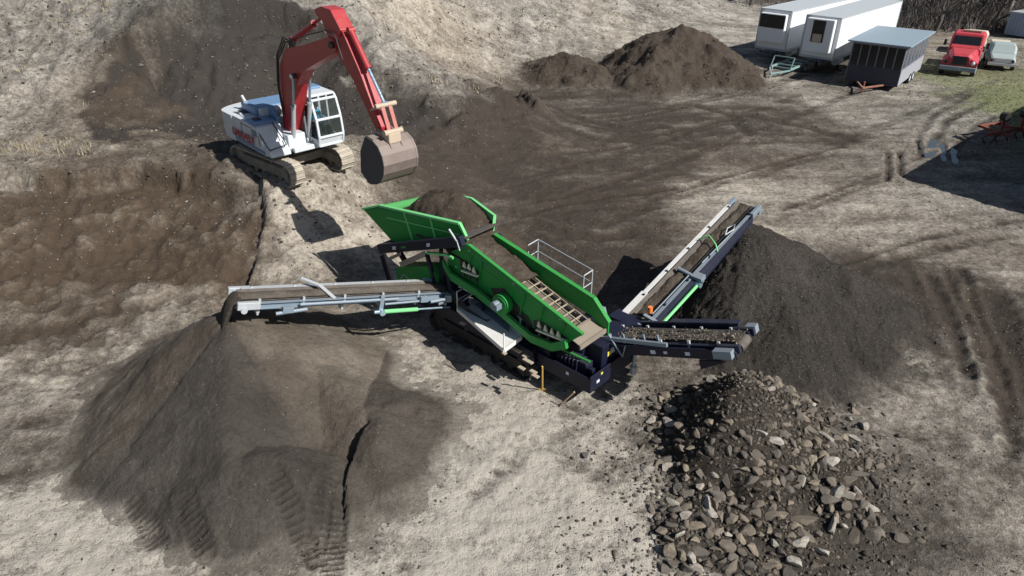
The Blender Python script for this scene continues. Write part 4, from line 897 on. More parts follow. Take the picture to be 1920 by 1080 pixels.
# right conveyor: camera side is its right; bright left rail, green strut right
sg2 = 1 if (RF(0, 1)-RF(0, 0)).x > 0 else -1
strut(RR, RF, .9, 2.9, sg2*.62, -.06, LGREEN, .3, .3, r=.05)
b = MB(); y = -sg2*.40; b.beam(RF(-.2, y, .13), RF(1.7, y, .13), .22, .04); b.beam(RF(1.7, y, .14), RF(RL-.3, y, .14), .13, .03); b.build("rail_cover", WGRATE, RR)
b = MB(); y = sg2*.46; b.beam(RF(1.0, y, .0), RF(RL-.6, y, .0), .16, .12); b.beam(RF(3.2, sg2*.58, -.1), RF(RL-.4, y, -.1), .10, .16); b.build("dark_side_beam", NAVY2, RR, bevel=.01)
b = MB(); b.tube(RF(3.0, -sg2*.1, .2), RF(3.0, sg2*.75, .05), .06); b.box(RF(3.05, sg2*.55, .1), (.25, .35, .16), RF(1, 0)-RF(0, 0), RF(0, 1)-RF(0, 0)); b.beam(RF(.8, sg2*.2, .3), RF(.8, sg2*.75, .2), .12, .05); b.beam(RF(.4, sg2*.3, .35), RF(.4, sg2*.3, -.5), .06, .06); b.beam(RF(.4, sg2*.7, .3), RF(.4, sg2*.7, -.5), .06, .06); b.beam(RF(.4, sg2*.3, .3), RF(.4, sg2*.7, .3), .06, .06); b.beam(RF(.3, sg2*.3, -.3), RF(.3, sg2*.8, -.3), .3, .05)
b.tube(RF(2.9, sg2*.32, .18), RF(1.0, sg2*.34, .22), .02); b.tube(RF(3.6, sg2*.34, .15), RF(5.6, sg2*.4, .15), .02)
b.build("fold_bracket", STEEL, RR, bevel=.008)
b = MB(); b.path([RF(4.45, -sg2*.3, .2), RF(4.6, 0, .34), RF(4.45, sg2*.3, .22), RF(4.3, sg2*.45, .1)], .025, 6); b.build("green_hoop", LGREEN, RR)
b = MB(); b.tube(RF(.98, sg2*.28, .28), RF(1.02, sg2*.28, .46), .07, n=12); b.build("warning_beacon", ORANGE, RR)
b = MB(); b.path([RF(5.0+i*.0, sg2*.3, .2) for i in (0,)]+[RF(5.3, sg2*.42, .25), RF(5.6, sg2*.3, .2), RF(5.3, sg2*.2, .22), RF(5.0, sg2*.3, .2)], .02, 6); b.build("hose_coil", LSTEEL, RR)
b = MB(); p = M(.9, 1.8, 1.5); b.box(M(1.5, 2.75, 1.25), (1.5, .55, .30), mX, mY, UP); b.beam(M(1.0, 1.9, 1.35), M(3.6, 2.55, 1.75), .5, .30); b.build("tail_hinge_box", NAVY, scr, bevel=.03)
b = MB(); b.beam(TF(.9, .57, .12), TF(3.6, .57, .12), .10, .18); b.beam(TF(1.8, .53, .25), TF(TL-.2, .53, .25), .22, .05); b.build("tail_skirt", NAVY2, TR)
b = MB(); b.beam(TF(.6, -.50, -.10), TF(TL-.35, -.50, -.10), .08, .26); b.prism([TF(TL-.9, -.56, -.25), TF(TL-.2, -.56, -.25), TF(TL-.9, -.56, -.5)], (TF(0, 1)-TF(0, 0))*.05); b.build("tail_side_panel", NAVY, TR, bevel=.01)
b = MB()
for a, s_ in ((1.75, .10), (2.1, .07), (2.7, .09)): b.cut().box(TF(a, -.545, -.10), (s_*1.4, .012, s_), TF(1, 0)-TF(0, 0), TF(0, 1)-TF(0, 0))
b.build("sticker", STICK, TR)
b = MB(); b.path([TF(.55, -.55, .35), TF(.7, -.6, .1), TF(.85, -.6, -.25), TF(1.0, -.58, .05)], .03, 6); b.beam(TF(.3, -.55, .25), TF(2.2, -.55, .12), .08, .10); b.beam(TF(-.1, .4, .7), TF(-.1, .4, .1), .09, .09); b.beam(TF(-.1, .4, .7), TF(-.1, .0, .72), .06, .06)
for a in (.5, .9, 1.5, 1.9): b.beam(TF(a, -.42, .05), TF(a, -.42, .32), .05, .05)
b.build("tail_bracket", STEEL, TR)
b = MB(); b.cut().box(TF(TL+.02, .62, .05), (.25, .22, .2), TF(1, 0)-TF(0, 0), TF(0, 1)-TF(0, 0)); b.cut().box(TF(TL-.2, -.62, .0), (.45, .22, .2), TF(1, 0)-TF(0, 0), TF(0, 1)-TF(0, 0)); b.build("take_up_bearing", STEEL, TR)
pts_ = []; szs = []; r_ = random.Random(9)
for i in range(300):
    a = r_.uniform(.4, TL+.05); y = r_.gauss(0, .2); y = max(-.3, min(.3, y)); pts_.append(TF(a, y, .11+r_.random()*.08)[:]); szs.append(r_.uniform(.015, .05))
scatter("stones_on_belt", np.array(pts_), szs, np.random.default_rng(1).random(300)*.8, ROCKM[0], 41, label="pale stones and chips riding on the short tail conveyor", cat="stones", kind="stuff")
heap_strip(TF, .3, TL+.02, .50, .04, M_MID, "dust_on_belt", "pale dusty soil lying on the short tail conveyor belt", 47, nx=50, tone=(.5, .4, 0), sharp=.6)

# ---- walkways
def walkway(c, floor, th, name, railpts, mat, rh=.95, post=None):
    b = MB(); z = floor[0].z
    b.quad(*floor, -UP*th); e = [(floor[i], floor[(i+1) % 4]) for i in range(4)]
    for p, q in e: b.beam(p-UP*.04, q-UP*.04, .04, .12)
    w = b.build(name, mat, c)
    g = MB()
    for p, q in zip(railpts[:-1], railpts[1:]):
        g.tube(p+UP*rh, q+UP*rh, .022, n=8); g.tube(p+UP*rh*.5, q+UP*rh*.5, .018, n=8)
    for p in railpts: g.tube(p, p+UP*rh, .022, n=8)
    g.build("guard_rail", LSTEEL, w); return w
fl = [P(857,578,1.35), P(945,655,1.35), P(978,631,1.35), P(897,556,1.35)]
wk = walkway(scr, fl, .05, "walkway", [fl[0].lerp(fl[3], .02), fl[3], fl[3].lerp(fl[2], .97)], WGRATE, rh=.55)
b = MB(); b.path([P(868,538,1.9), P(880,527,2.0), P(893,520,2.05), P(903,527,2.0), P(900,540,1.9)], .022, 6); b.cut().tube(P(860,537,1.95), P(905,560,1.55), .022); b.tube(P(905,538,1.8), P(866,565,1.5), .022); b.cut().tube(fl[1], fl[1]+UP*.5, .02); b.build("ladder_rail", WGRATE, wk)
b = MB(); b.quad(fl[3].lerp(fl[2], .15)+UP*.01, fl[3].lerp(fl[2], .75)+UP*.01, fl[3].lerp(fl[2], .75).lerp(fl[1], .3)+UP*.01, fl[3].lerp(fl[2], .15).lerp(fl[0], .4)+UP*.01, UP*.02); b.build("dark_grating", STEEL, wk)
fz = 1.15; ff = [P(990,503,fz), P(1092,563,fz), P(1108,552,fz), P(1008,492,fz)]
walkway(scr, ff, .04, "walkway", [ff[0], ff[3], ff[2], ff[1]], STEEL, rh=.85)
# hopper load
Xg_, Yg_ = np.meshgrid(np.linspace(-6.5, -2.0, 70), np.linspace(.05, 2.35, 40))
e0 = np.clip(1-((Xg_+4.25)/2.25)**4, 0, 1)*np.clip(1-((Yg_-1.2)/1.15)**4, 0, 1)
hz = 2.95+1.1*e0*np.exp(-((Xg_+4.6)/2.0)**2-((Yg_-1.35)/1.15)**2)-.35*sstep(-2.9, -2.1, Xg_)+.12*fbm(Xg_*2, Yg_*2, 4, 801)+.05*fbm(Xg_*8, Yg_*8, 2, 803)
co = np.array([[M(float(Xg_[i, j]), float(Yg_[i, j]), float(hz[i, j])) for j in range(70)] for i in range(40)])
S = np.empty(Xg_.shape+(3,)); S[...] = (.12, .55, 0); S[..., 0] += .12*fbm(Xg_*2, Yg_*2, 3, 809)
tag(grid_mesh("hopper_soil", co[..., 0], co[..., 1], co[..., 2], S, M_RAW), "heaped raw brown soil filling the green hopper", "soil", kind="stuff")
def DK(a, y, z=0.0): return t0d+dd*a+mY*y+UP*z
t0d = PM(880,460,YN)-UP*.40; dl = (t1-t0).length
heap_strip(DK, -.5, dl*.48, 1.25, .14, M_RAW, "soil_on_screen", "brown soil spread over the upper end of the screen deck", 53, nx=60, ny=14, tone=(.2, .6, 0), sharp=.6).location = mY*.62
# falling stream at the head of the left conveyor
hp0 = LF(LL, 0, .12); X_, A_ = np.meshgrid(np.linspace(0, 1, 14), np.linspace(-.27, .27, 12))
dv = V(*(LF(1, 0)-LF(0, 0))[:]); dv.z = 0; dv.normalize(); sdv = LF(0, 1)-LF(0, 0)
co = np.array([[hp0+dv*(.75*X_[i, j])+sdv*float(A_[i, j]*(1-.25*X_[i, j]))+UP*float(.06*math.sin(X_[i, j]*3)-1.2*X_[i, j]**2+.05*(1-(A_[i, j]/.27)**2)) for j in range(14)] for i in range(12)])
S = np.empty(X_.shape+(3,)); S[...] = (.15, .3, 0)
o = grid_mesh("falling_soil", co[..., 0], co[..., 1], co[..., 2]+.03*fbm(X_*6, A_*9, 2, 5), S, M_FINE); so_ = o.modifiers.new("s", 'SOLIDIFY'); so_.thickness = .10
tag(o, "dark stream of soil pouring off the left conveyor", "soil", kind="stuff")
# two shovels
def shovel(p, q, label, mat):
    t = thing("shovel", label, "shovel", tuple(p)); b = MB(); b.tube(p, q, .022, n=8); b.build("handle", mat, t)
    d = (p-q).normalized(); s = d.cross(UP).normalized(); b = MB(); b.prism([p+s*.1, p-s*.1, p-s*.11+d*.22, p+d*.30, p+s*.11+d*.22], d.cross(s).normalized()*.015); b.build("blade", BLACK if mat is WOOD else YEL, t)
g0 = P(1017,728,.12); shovel(g0, P(1017,687,1.12), "yellow handled tool standing upright against the engine end", YEL)
g0 = P(1052,758,.06); shovel(g0, P(1077,735,.62), "pale wooden handled shovel leaning under the engine end", WOOD)

# ------------------------------------------------------------------ the excavator
EA = R(-48); EC = (-8.7, 26.3); EZ = 2.42; ce, se = math.cos(EA), math.sin(EA)
def E(x, y, z): return V(EC[0]+x*ce-y*se, EC[1]+x*se+y*ce, EZ+z)
eX = V(ce, se, 0); eY = V(-se, ce, 0)
exc = thing("excavator", "white and red tracked excavator standing on the dirt bench above the hopper", "excavator", (EC[0], EC[1], EZ))
TRKM = paint("dried_mud_shoes", (.30, .265, .21), .9, .7, (.50, .45, .37))
TA = R(-40)
def ET(x, y, z): return V(EC[0]+x*math.cos(TA)-y*math.sin(TA), EC[1]+x*math.sin(TA)+y*math.cos(TA), EZ-.06+z)
for y in (-1.15, 1.15): track("crawler_track", -2.0, 2.05, y, .6, .85, ET, TRKX, exc, 44, shoemat=TRKM)
b = MB(); b.box(ET(0, 0, .55), (1.6, 2.0, .3), V(math.cos(TA), math.sin(TA), 0), V(-math.sin(TA), math.cos(TA), 0)); b.tube(ET(0, 0, .6), ET(0, 0, 1.05), .6, n=24); b.build("undercarriage", TRKX, exc)
up = MB(); up.box(E(-.65, 0, 1.08), (3.9, 2.6, .16), eX, eY, UP); body = up.build("upper_frame", NAVY2, exc, bevel=.02)
# counterweight: rounded tail
b = MB(); n = 12; prof = []
for i in range(n+1):
    a = math.pi/2+math.pi*i/n; prof.append((-2.35+.75*math.cos(a)*1.0, 1.5*math.sin(a)))
prof = [(-1.5, 1.5)]+prof+[(-1.5, -1.5)]
b.prism([E(x, y, 1.0) for x, y in prof], UP*1.0); b.build("counterweight", WHITE, exc, bevel=.06)
# right side housing with lettering, sloping down to the front step
b = MB(); pr = [(-1.5, 1.02), (1.15, 1.02), (1.15, 1.28), (.55, 1.95), (-.1, 2.0), (-1.5, 2.0)]
b.prism([E(x, -1.45, z) for x, z in pr], eY*.95); b.build("side_housing", WHITE, exc, bevel=.03)
b = MB(); b.prism([E(x, -1.47, z) for x, z in [(-1.5, 1.06), (1.1, 1.06), (1.1, 1.18), (-1.5, 1.20)]], eY*.01); b.build("side_panel_stripe", BLUEW, exc)
cu = bpy.data.curves.new("side_lettering", 'FONT'); cu.body = "LINK-BELT"; cu.size = .40; cu.extrude = .006; cu.offset = .012; cu.space_character = 1.05; cu.shear = .15
tq = bpy.data.objects.new("lettering_source", cu); col.objects.link(tq); bpy.context.view_layer.update()
tm = bpy.data.meshes.new_from_object(tq.evaluated_get(bpy.context.evaluated_depsgraph_get())); bpy.data.objects.remove(tq); tm.materials.clear(); tm.materials.append(RED)
to = bpy.data.objects.new("side_lettering", tm); col.objects.link(to); to.parent = exc
to.location = E(-1.62, -1.512, 1.27)-V(EC[0], EC[1], EZ); to.rotation_euler = (R(90), 0, EA)
b = MB(); b.prism([E(-1.35, .2, 2.0), E(-1.35, 1.4, 2.0), E(-.3, 1.4, 2.0), E(-.3, .2, 2.0)], -UP*.9); b.box(E(-.9, -.2, 1.5), (1.3, 1.4, .9), eX, eY, UP); b.box(E(-.2, .9, 1.5), (1.0, 1.0, .9), eX, eY, UP); b.build("engine_housing", WHITE, exc, bevel=.04)
b = MB(); b.box(E(-1.35, .1, 2.16), (1.35, 1.9, .34), eX, eY, UP); b.build("engine_hood", BLUEW, exc, bevel=.08)
b = MB(); b.tube(E(-.45, -.75, 2.15), E(-.45, .75, 2.15), .20, n=16); b.build("muffler_cover", LSTEEL, exc)
b = MB(); b.tube(E(-1.75, -.75, 1.85), E(-1.75, -.75, 2.35), .09, n=12); b.tube(E(-1.75, -.75, 2.35), E(-1.9, -.78, 2.55), .06, n=12); b.build("exhaust_stack", LSTEEL, exc)
b = MB(); b.box(E(-1.65, -.8, 1.95), (.6, .5, .14), eX, eY, UP); b.build("intake_cover", BLACK, exc, bevel=.02)
b = MB(); b.prism([E(-.3, -.5, 1.9), E(.35, -.5, 1.9), E(.3, -.5, 2.2), E(.0, -.5, 2.5), E(-.25, -.5, 2.45)], eY*.10); b.box(E(.0, -1.0, 2.02), (.75, .8, .12), eX, eY, UP); b.build("blue_cowl", BLUEW, exc, bevel=.03)
b = MB(); b.box(E(-.05, -1.1, 2.10), (.32, .24, .05), eX, eY, UP); b.build("grab_cover", BLACK, exc)
b = MB()
for x, z in ((1.18, 1.05), (1.42, 1.05)): pass
b.prism([E(x, -1.40, z) for x, z in [(1.1, 1.02), (1.5, 1.02), (1.5, 1.12), (1.15, 1.5)]], eY*.75); b.box(E(.75, -.25, 1.35), (1.1, .7, .6), eX, eY, UP); b.box(E(1.25, .1, 1.1), (.5, 1.2, .18), eX, eY, UP); b.build("front_step", WHITE, exc, bevel=.03)
b = MB(); b.tube(E(.5, -1.4, 1.9), E(1.4, -1.4, 1.3), .02); b.tube(E(.5, -.75, 2.0), E(1.45, -.75, 1.4), .02); b.tube(E(1.4, -1.4, 1.3), E(1.45, -.75, 1.4), .02); b.build("grab_rail", BLACK, exc)
b = MB()
for x in (-.75, .15, .72): b.cut().box(E(x, -1.456, 1.5), (.02, .012, .78 if x < .5 else .4), eX, eY, UP)
b.cut().box(E(-.35, -1.456, 1.86), (.8, .012, .02), eX, eY, UP)
for k in range(5): b.cut().box(E(.42, -1.457, 1.62+.05*k), (.34, .012, .018), eX, eY, UP)
b.build("panel_gap", NAVY2, exc)
# cab
b = MB(); x0, x1, y0, y1, z0, z1 = .05, 1.72, .42, 1.42, 1.12, 2.92
cor = [(x0, z0), (x1-.05, z0), (x1+.06, z0+.35), (x1, z0+1.0), (x1-.22, z1-.12), (x1-.38, z1), (x0+.05, z1)]
for y in (y0, y1):
    for (ax, az), (bx, bz) in zip(cor, cor[1:]+cor[:1]): b.beam(E(ax, y, az), E(bx, y, bz), .09, .09, up=eY)
    b.beam(E(.75, y, z0), E(.75, y, z1), .07, .08, up=eY)
for ax, az in cor: b.beam(E(ax, y0, az), E(ax, y1, az), .09, .09)
b.box(E(.66, .92, z1+.01), (1.30, 1.02, .07), eX, eY, UP); b.box(E((x0+x1)/2, .92, z0-.02), (1.6, 1.0, .06), eX, eY, UP)
b.box(E(x0+.02, .92, z0+.5), (.05, 1.0, 1.0), eX, eY, UP); b.box(E(.4, y0, z0+.35), (.7, .05, .7), eX, eY, UP); b.box(E(.4, y1, z0+.35), (.7, .05, .7), eX, eY, UP)
b.box(E(1.2, y0, z0+.12), (.9, .05, .22), eX, eY, UP); b.box(E(1.2, y1, z0+.12), (.9, .05, .22), eX, eY, UP)
b.prism([E(x1-.05, y0, z0), E(x1-.05, y1, z0), E(x1+.05, y1, z0+.30), E(x1+.05, y0, z0+.30)], eX*-.03)
cabo = b.build("cab", WHITE, exc, bevel=.025)
b = MB(); t = eX*.012
b.quad(E(x1+.05, y0+.05, z0+.36), E(x1+.05, y1-.05, z0+.36), E(x1, y1-.05, z0+1.0), E(x1, y0+.05, z0+1.0), -t); b.quad(E(x1, y0+.05, z0+1.0), E(x1, y1-.05, z0+1.0), E(x1-.22, y1-.05, z1-.14), E(x1-.22, y0+.05, z1-.14), -t)
b.build("windscreen", GLASS, cabo)
b = MB(); b.prism([E(.8, y0, z0+.25), E(x1-.02, y0, z0+.25), E(x1, y0, z0+.35), E(x1-.05, y0, z0+1.0), E(x1-.25, y0, z1-.12), E(.8, y0, z1-.1)], eY*.01); b.build("side_window", GLASS, cabo)
b = MB(); b.prism([E(.1, y0, z0+.75), E(.72, y0, z0+.75), E(.72, y0, z1-.1), E(.12, y0, z1-.1)], eY*.01); b.build("side_window", GLASS, cabo)
b = MB(); b.box(E(.35, .92, z1+.09), (.55, .8, .09), eX, eY, UP); b.build("roof_hatch", BLUEW, cabo, bevel=.02)
b = MB(); b.box(E(.62, .92, 1.45), (.5, .5, .3), eX, eY, UP); b.box(E(.36, .92, 1.95), (.12, .5, .8), eX, eY, UP); b.box(E(1.2, .70, 1.45), (.3, .12, .5), eX, eY, UP); b.box(E(1.2, 1.18, 1.45), (.3, .12, .5), eX, eY, UP); b.build("seat", BLACK, cabo, bevel=.03)
b = MB(); b.tube(E(1.6, 1.5, 2.2), E(1.75, 1.75, 2.5), .015); b.box(E(1.75, 1.75, 2.45), (.05, .2, .34), eX, eY, UP); b.build("mirror", BLACK, exc)
# boom, arm, bucket in the plane y = yb
yb = -.02
def outline(pts, y0_, w, mb): mb.prism([E(x, y0_-w/2, z) for x, z in pts], eY*w)
boom = MB(); outline([(.25, 1.35), (.62, 1.30), (1.35, 2.5), (1.95, 3.55), (2.6, 4.15), (4.9, 5.08), (5.15, 5.25), (5.05, 5.5), (4.7, 5.55), (2.9, 5.05), (1.55, 4.75), (.85, 4.1), (.48, 2.9)], yb, .46, boom)
bo = boom.build("boom", RED, exc, bevel=.03)
b = MB(); b.tube(E(.42, yb-.35, 1.45), E(.42, yb+.35, 1.45), .11, n=14); b.cut().tube(E(2.0, yb-.38, 3.9), E(2.0, yb+.38, 3.9), .09, n=14); b.cut().tube(E(4.95, yb-.34, 5.35), E(4.95, yb+.34, 5.35), .11, n=14)
b.cut().box(E(1.75, yb, 4.92), (.3, .25, .3), eX, eY, UP); b.build("pivot_pin", BLACK, bo)
b = MB()
for k in range(3):
    o_ = -.26-.02*k; b.path([E(.55, o_, 2.2), E(.62, o_-.05, 3.2+.1*k), E(.95, o_-.05, 4.3+.08*k), E(1.6, o_, 4.95+.1*k), E(2.0, o_, 5.1)], .025, 6)
b.path([E(2.0, -.28, 5.1), E(3.4, -.28, 5.45), E(4.5, -.3, 5.7)], .02, 5); b.path([E(4.6, -.30, 5.75), E(5.3, -.33, 5.7), E(5.55, -.30, 5.0)], .022, 5)
b.build("hydraulic_hose", BLACK, bo)
def cyl(p, q, r, frac, name, m, parent, rodm=CHROME):
    c = p.lerp(q, frac); b = MB(); b.tube(p, c, r, n=14); b.tube(c-(q-p).normalized()*.1, c, r*1.12, n=14); b.tube(p-eY*.1, p+eY*.1, r*1.1, n=12); o = b.build(name, m, parent)
    b = MB(); b.tube(c, q, r*.55, n=10); b.tube(q-eY*.1, q+eY*.1, r*1.0, n=12); b.build("cylinder_rod", rodm, o)
for s_ in (-1, 1): cyl(E(1.15, yb+s_*.32, 1.3), E(2.0, yb+s_*.32, 3.9), .085, .58, "boom_cylinder", LSTEEL, exc)
cyl(E(1.75, yb, 5.05), E(4.25, yb, 6.12), .10, .68, "arm_cylinder", RED, exc, RED)
arm = MB(); outline([(4.15, 6.30), (4.45, 6.38), (4.95, 6.35), (5.6, 5.75), (6.35, 4.72), (7.02, 3.55), (7.22, 3.22), (7.18, 3.02), (6.98, 3.02), (6.75, 3.35), (5.85, 4.45), (4.95, 5.15), (4.72, 5.35)], yb, .36, arm)
ao = arm.build("arm", RED, exc, bevel=.03)
b = MB(); outline([(4.0, 6.28), (4.5, 6.42), (5.05, 6.38), (5.55, 5.85), (5.35, 5.6), (4.8, 5.9), (4.15, 6.1)], yb, .46, b); b.build("arm_head_plate", RED, ao, bevel=.03)
cyl(E(5.75, yb, 5.85), E(7.30, yb, 3.92), .095, .52, "bucket_cylinder", RED, exc)
b = MB()
for s_ in (-.22, .22): b.beam(E(6.85, yb+s_, 3.7), E(7.35, yb+s_, 3.92), .05, .11, up=eY)
b.tube(E(7.33, yb-.36, 3.92), E(7.33, yb+.36, 3.92), .075, n=12); b.build("rocker_link", TAN, exc)
b = MB()
for s_ in (-.13, .13): b.cut().beam(E(7.33, yb+s_, 3.92), E(7.62, yb+s_, 3.18), .07, .13, up=eY)
b.build("connecting_link", REDX, exc, bevel=.01)
b = MB(); b.tube(E(7.62, yb-.32, 3.16), E(7.62, yb+.32, 3.16), .09, n=12); b.box(E(7.5, yb, 2.98), (.42, .44, .32), eX, eY, UP); b.box(E(7.15, yb, 3.0), (.3, .42, .2), eX, eY, UP); cp = b.build("quick_coupler", TAN, exc, bevel=.03)
cl = [(7.0, 3.0), (7.4, 2.95), (7.68, 2.82), (7.86, 2.58), (7.92, 2.28), (7.84, 1.98), (7.65, 1.72), (7.38, 1.55), (7.05, 1.46), (6.9, 1.46)]
b = MB(); W_ = .60; Yb = .0
th = .05
cx_, cz_ = 7.15, 2.2
inn = [(x+(cx_-x)*.09, z+(cz_-z)*.09) for x, z in cl]
for (a, a2), (i1, i2) in zip(zip(cl[:-1], cl[1:]), zip(inn[:-1], inn[1:])):
    b.prism([E(a[0], -W_, a[1]), E(a2[0], -W_, a2[1]), E(i2[0], -W_, i2[1]), E(i1[0], -W_, i1[1])], eY*2*W_)
bu = b.build("bucket", BUCK, exc)
side = cl+[(6.5, 1.72), (6.62, 2.45)]
for s_ in (-1, 1):
    b = MB(); b.prism([E(x, s_*(W_+.004), z) for x, z in side], eY*s_*.04); b.build("bucket_side", paint("shaded_bucket_cheek", (.05, .052, .065), .6, .35, (.12, .11, .10)) if s_ < 0 else BUCK, bu)  # near cheek coloured darker than the other to paint in its shade
b = MB()
for s_ in (-1, 1):
    b.cut()
    for (a, a2) in zip(cl[:-1], cl[1:]): b.beam(E(a[0], s_*.6, a[1]), E(a2[0], s_*.6, a2[1]), .06, .02, up=eX)
for y in (-.2, .2): b.cut().prism([E(x, y-.03, z) for x, z in [(7.05, 3.2), (7.6, 3.1), (7.78, 2.72), (7.5, 2.86), (7.1, 2.95)]], eY*.06)
b.build("bucket_rib", BUCK, bu)
b = MB()
for i in range(5): y = -.52+.26*i; b.cut().prism([E(6.95, y-.05, 1.46), E(6.95, y+.05, 1.46), E(6.66, y+.03, 1.38), E(6.66, y-.03, 1.38)], UP*.07)
b.build("bucket_tooth", BUCK, bu)
# operator in the cab
def person(loc, face):
    import bmesh
    J = {'pelvis': (0, 0, 0), 'spine': (-.03, 0, .22), 'chest': (-.02, 0, .42), 'neck': (0, 0, .56), 'head': (.03, 0, .66), 'crown': (.03, 0, .80),
         'shl': (0, .19, .48), 'ell': (.10, .25, .22), 'hal': (.38, .24, .20), 'shr': (0, -.19, .48), 'elr': (.10, -.25, .22), 'har': (.38, -.24, .20),
         'hpl': (.03, .10, 0), 'knl': (.44, .14, .03), 'anl': (.50, .14, -.36), 'tol': (.66, .15, -.41), 'hpr': (.03, -.10, 0), 'knr': (.44, -.14, .03), 'anr': (.50, -.14, -.36), 'tor': (.66, -.15, -.41)}
    Rr = dict(pelvis=.15, spine=.14, chest=.16, neck=.06, head=.09, crown=.07, shl=.07, ell=.045, hal=.035, shr=.07, elr=.045, har=.035, hpl=.1, knl=.06, anl=.045, tol=.04, hpr=.1, knr=.06, anr=.045, tor=.04)
    Ed = [('pelvis','spine'),('spine','chest'),('chest','neck'),('neck','head'),('head','crown'),('chest','shl'),('shl','ell'),('ell','hal'),('chest','shr'),('shr','elr'),('elr','har'),('pelvis','hpl'),('hpl','knl'),('knl','anl'),('anl','tol'),('pelvis','hpr'),('hpr','knr'),('knr','anr'),('anr','tor')]
    k = list(J); me = bpy.data.meshes.new("person"); me.from_pydata([J[n] for n in k], [(k.index(a), k.index(c)) for a, c in Ed], []); o = bpy.data.objects.new("person", me); col.objects.link(o)
    sk = o.modifiers.new("skin", 'SKIN')
    me.skin_vertices or me.attributes.new("skin", 'FLOAT', 'POINT')
    for i, n in enumerate(k): me.skin_vertices[0].data[i].radius = (Rr[n], Rr[n]); me.skin_vertices[0].data[i].use_root = (n == 'pelvis')
    o.modifiers.new("sub", 'SUBSURF').levels = 1; o.modifiers["sub"].render_levels = 1
    m = bpy.data.materials.new("clothes_and_skin"); nt, bs = nodes(m); sx = nt.nodes.new("ShaderNodeSeparateXYZ"); nt.links.new(coords(nt), sx.inputs[0])
    c_ = mixc(nt, mth(nt, 'GREATER_THAN', sx.outputs[2], .14), (.03, .035, .05), (.03, .32, .55)); c_ = mixc(nt, mth(nt, 'GREATER_THAN', sx.outputs[2], .55), c_, (.45, .25, .17))
    c_ = mixc(nt, mth(nt, 'MULTIPLY', mth(nt, 'GREATER_THAN', sx.outputs[0], .28), mth(nt, 'GREATER_THAN', sx.outputs[2], .1)), c_, (.45, .25, .17))
    nt.links.new(c_, bs.inputs['Base Color']); bs.inputs['Roughness'].default_value = .85; me.materials.append(m)
    o.location = loc; o.rotation_euler = (0, 0, face)
    org = Vector(loc)
    hb = MB(); hb.ball((.02, 0, .74), .105, 12, (1.05, .95, .75)); 
    ho = hb.build("hair", BLACK, None); ho.parent = o
    tag(o, "person in a bright blue shirt seated at the controls in the excavator cab", "person")
person(E(.62, .92, 1.66), EA)

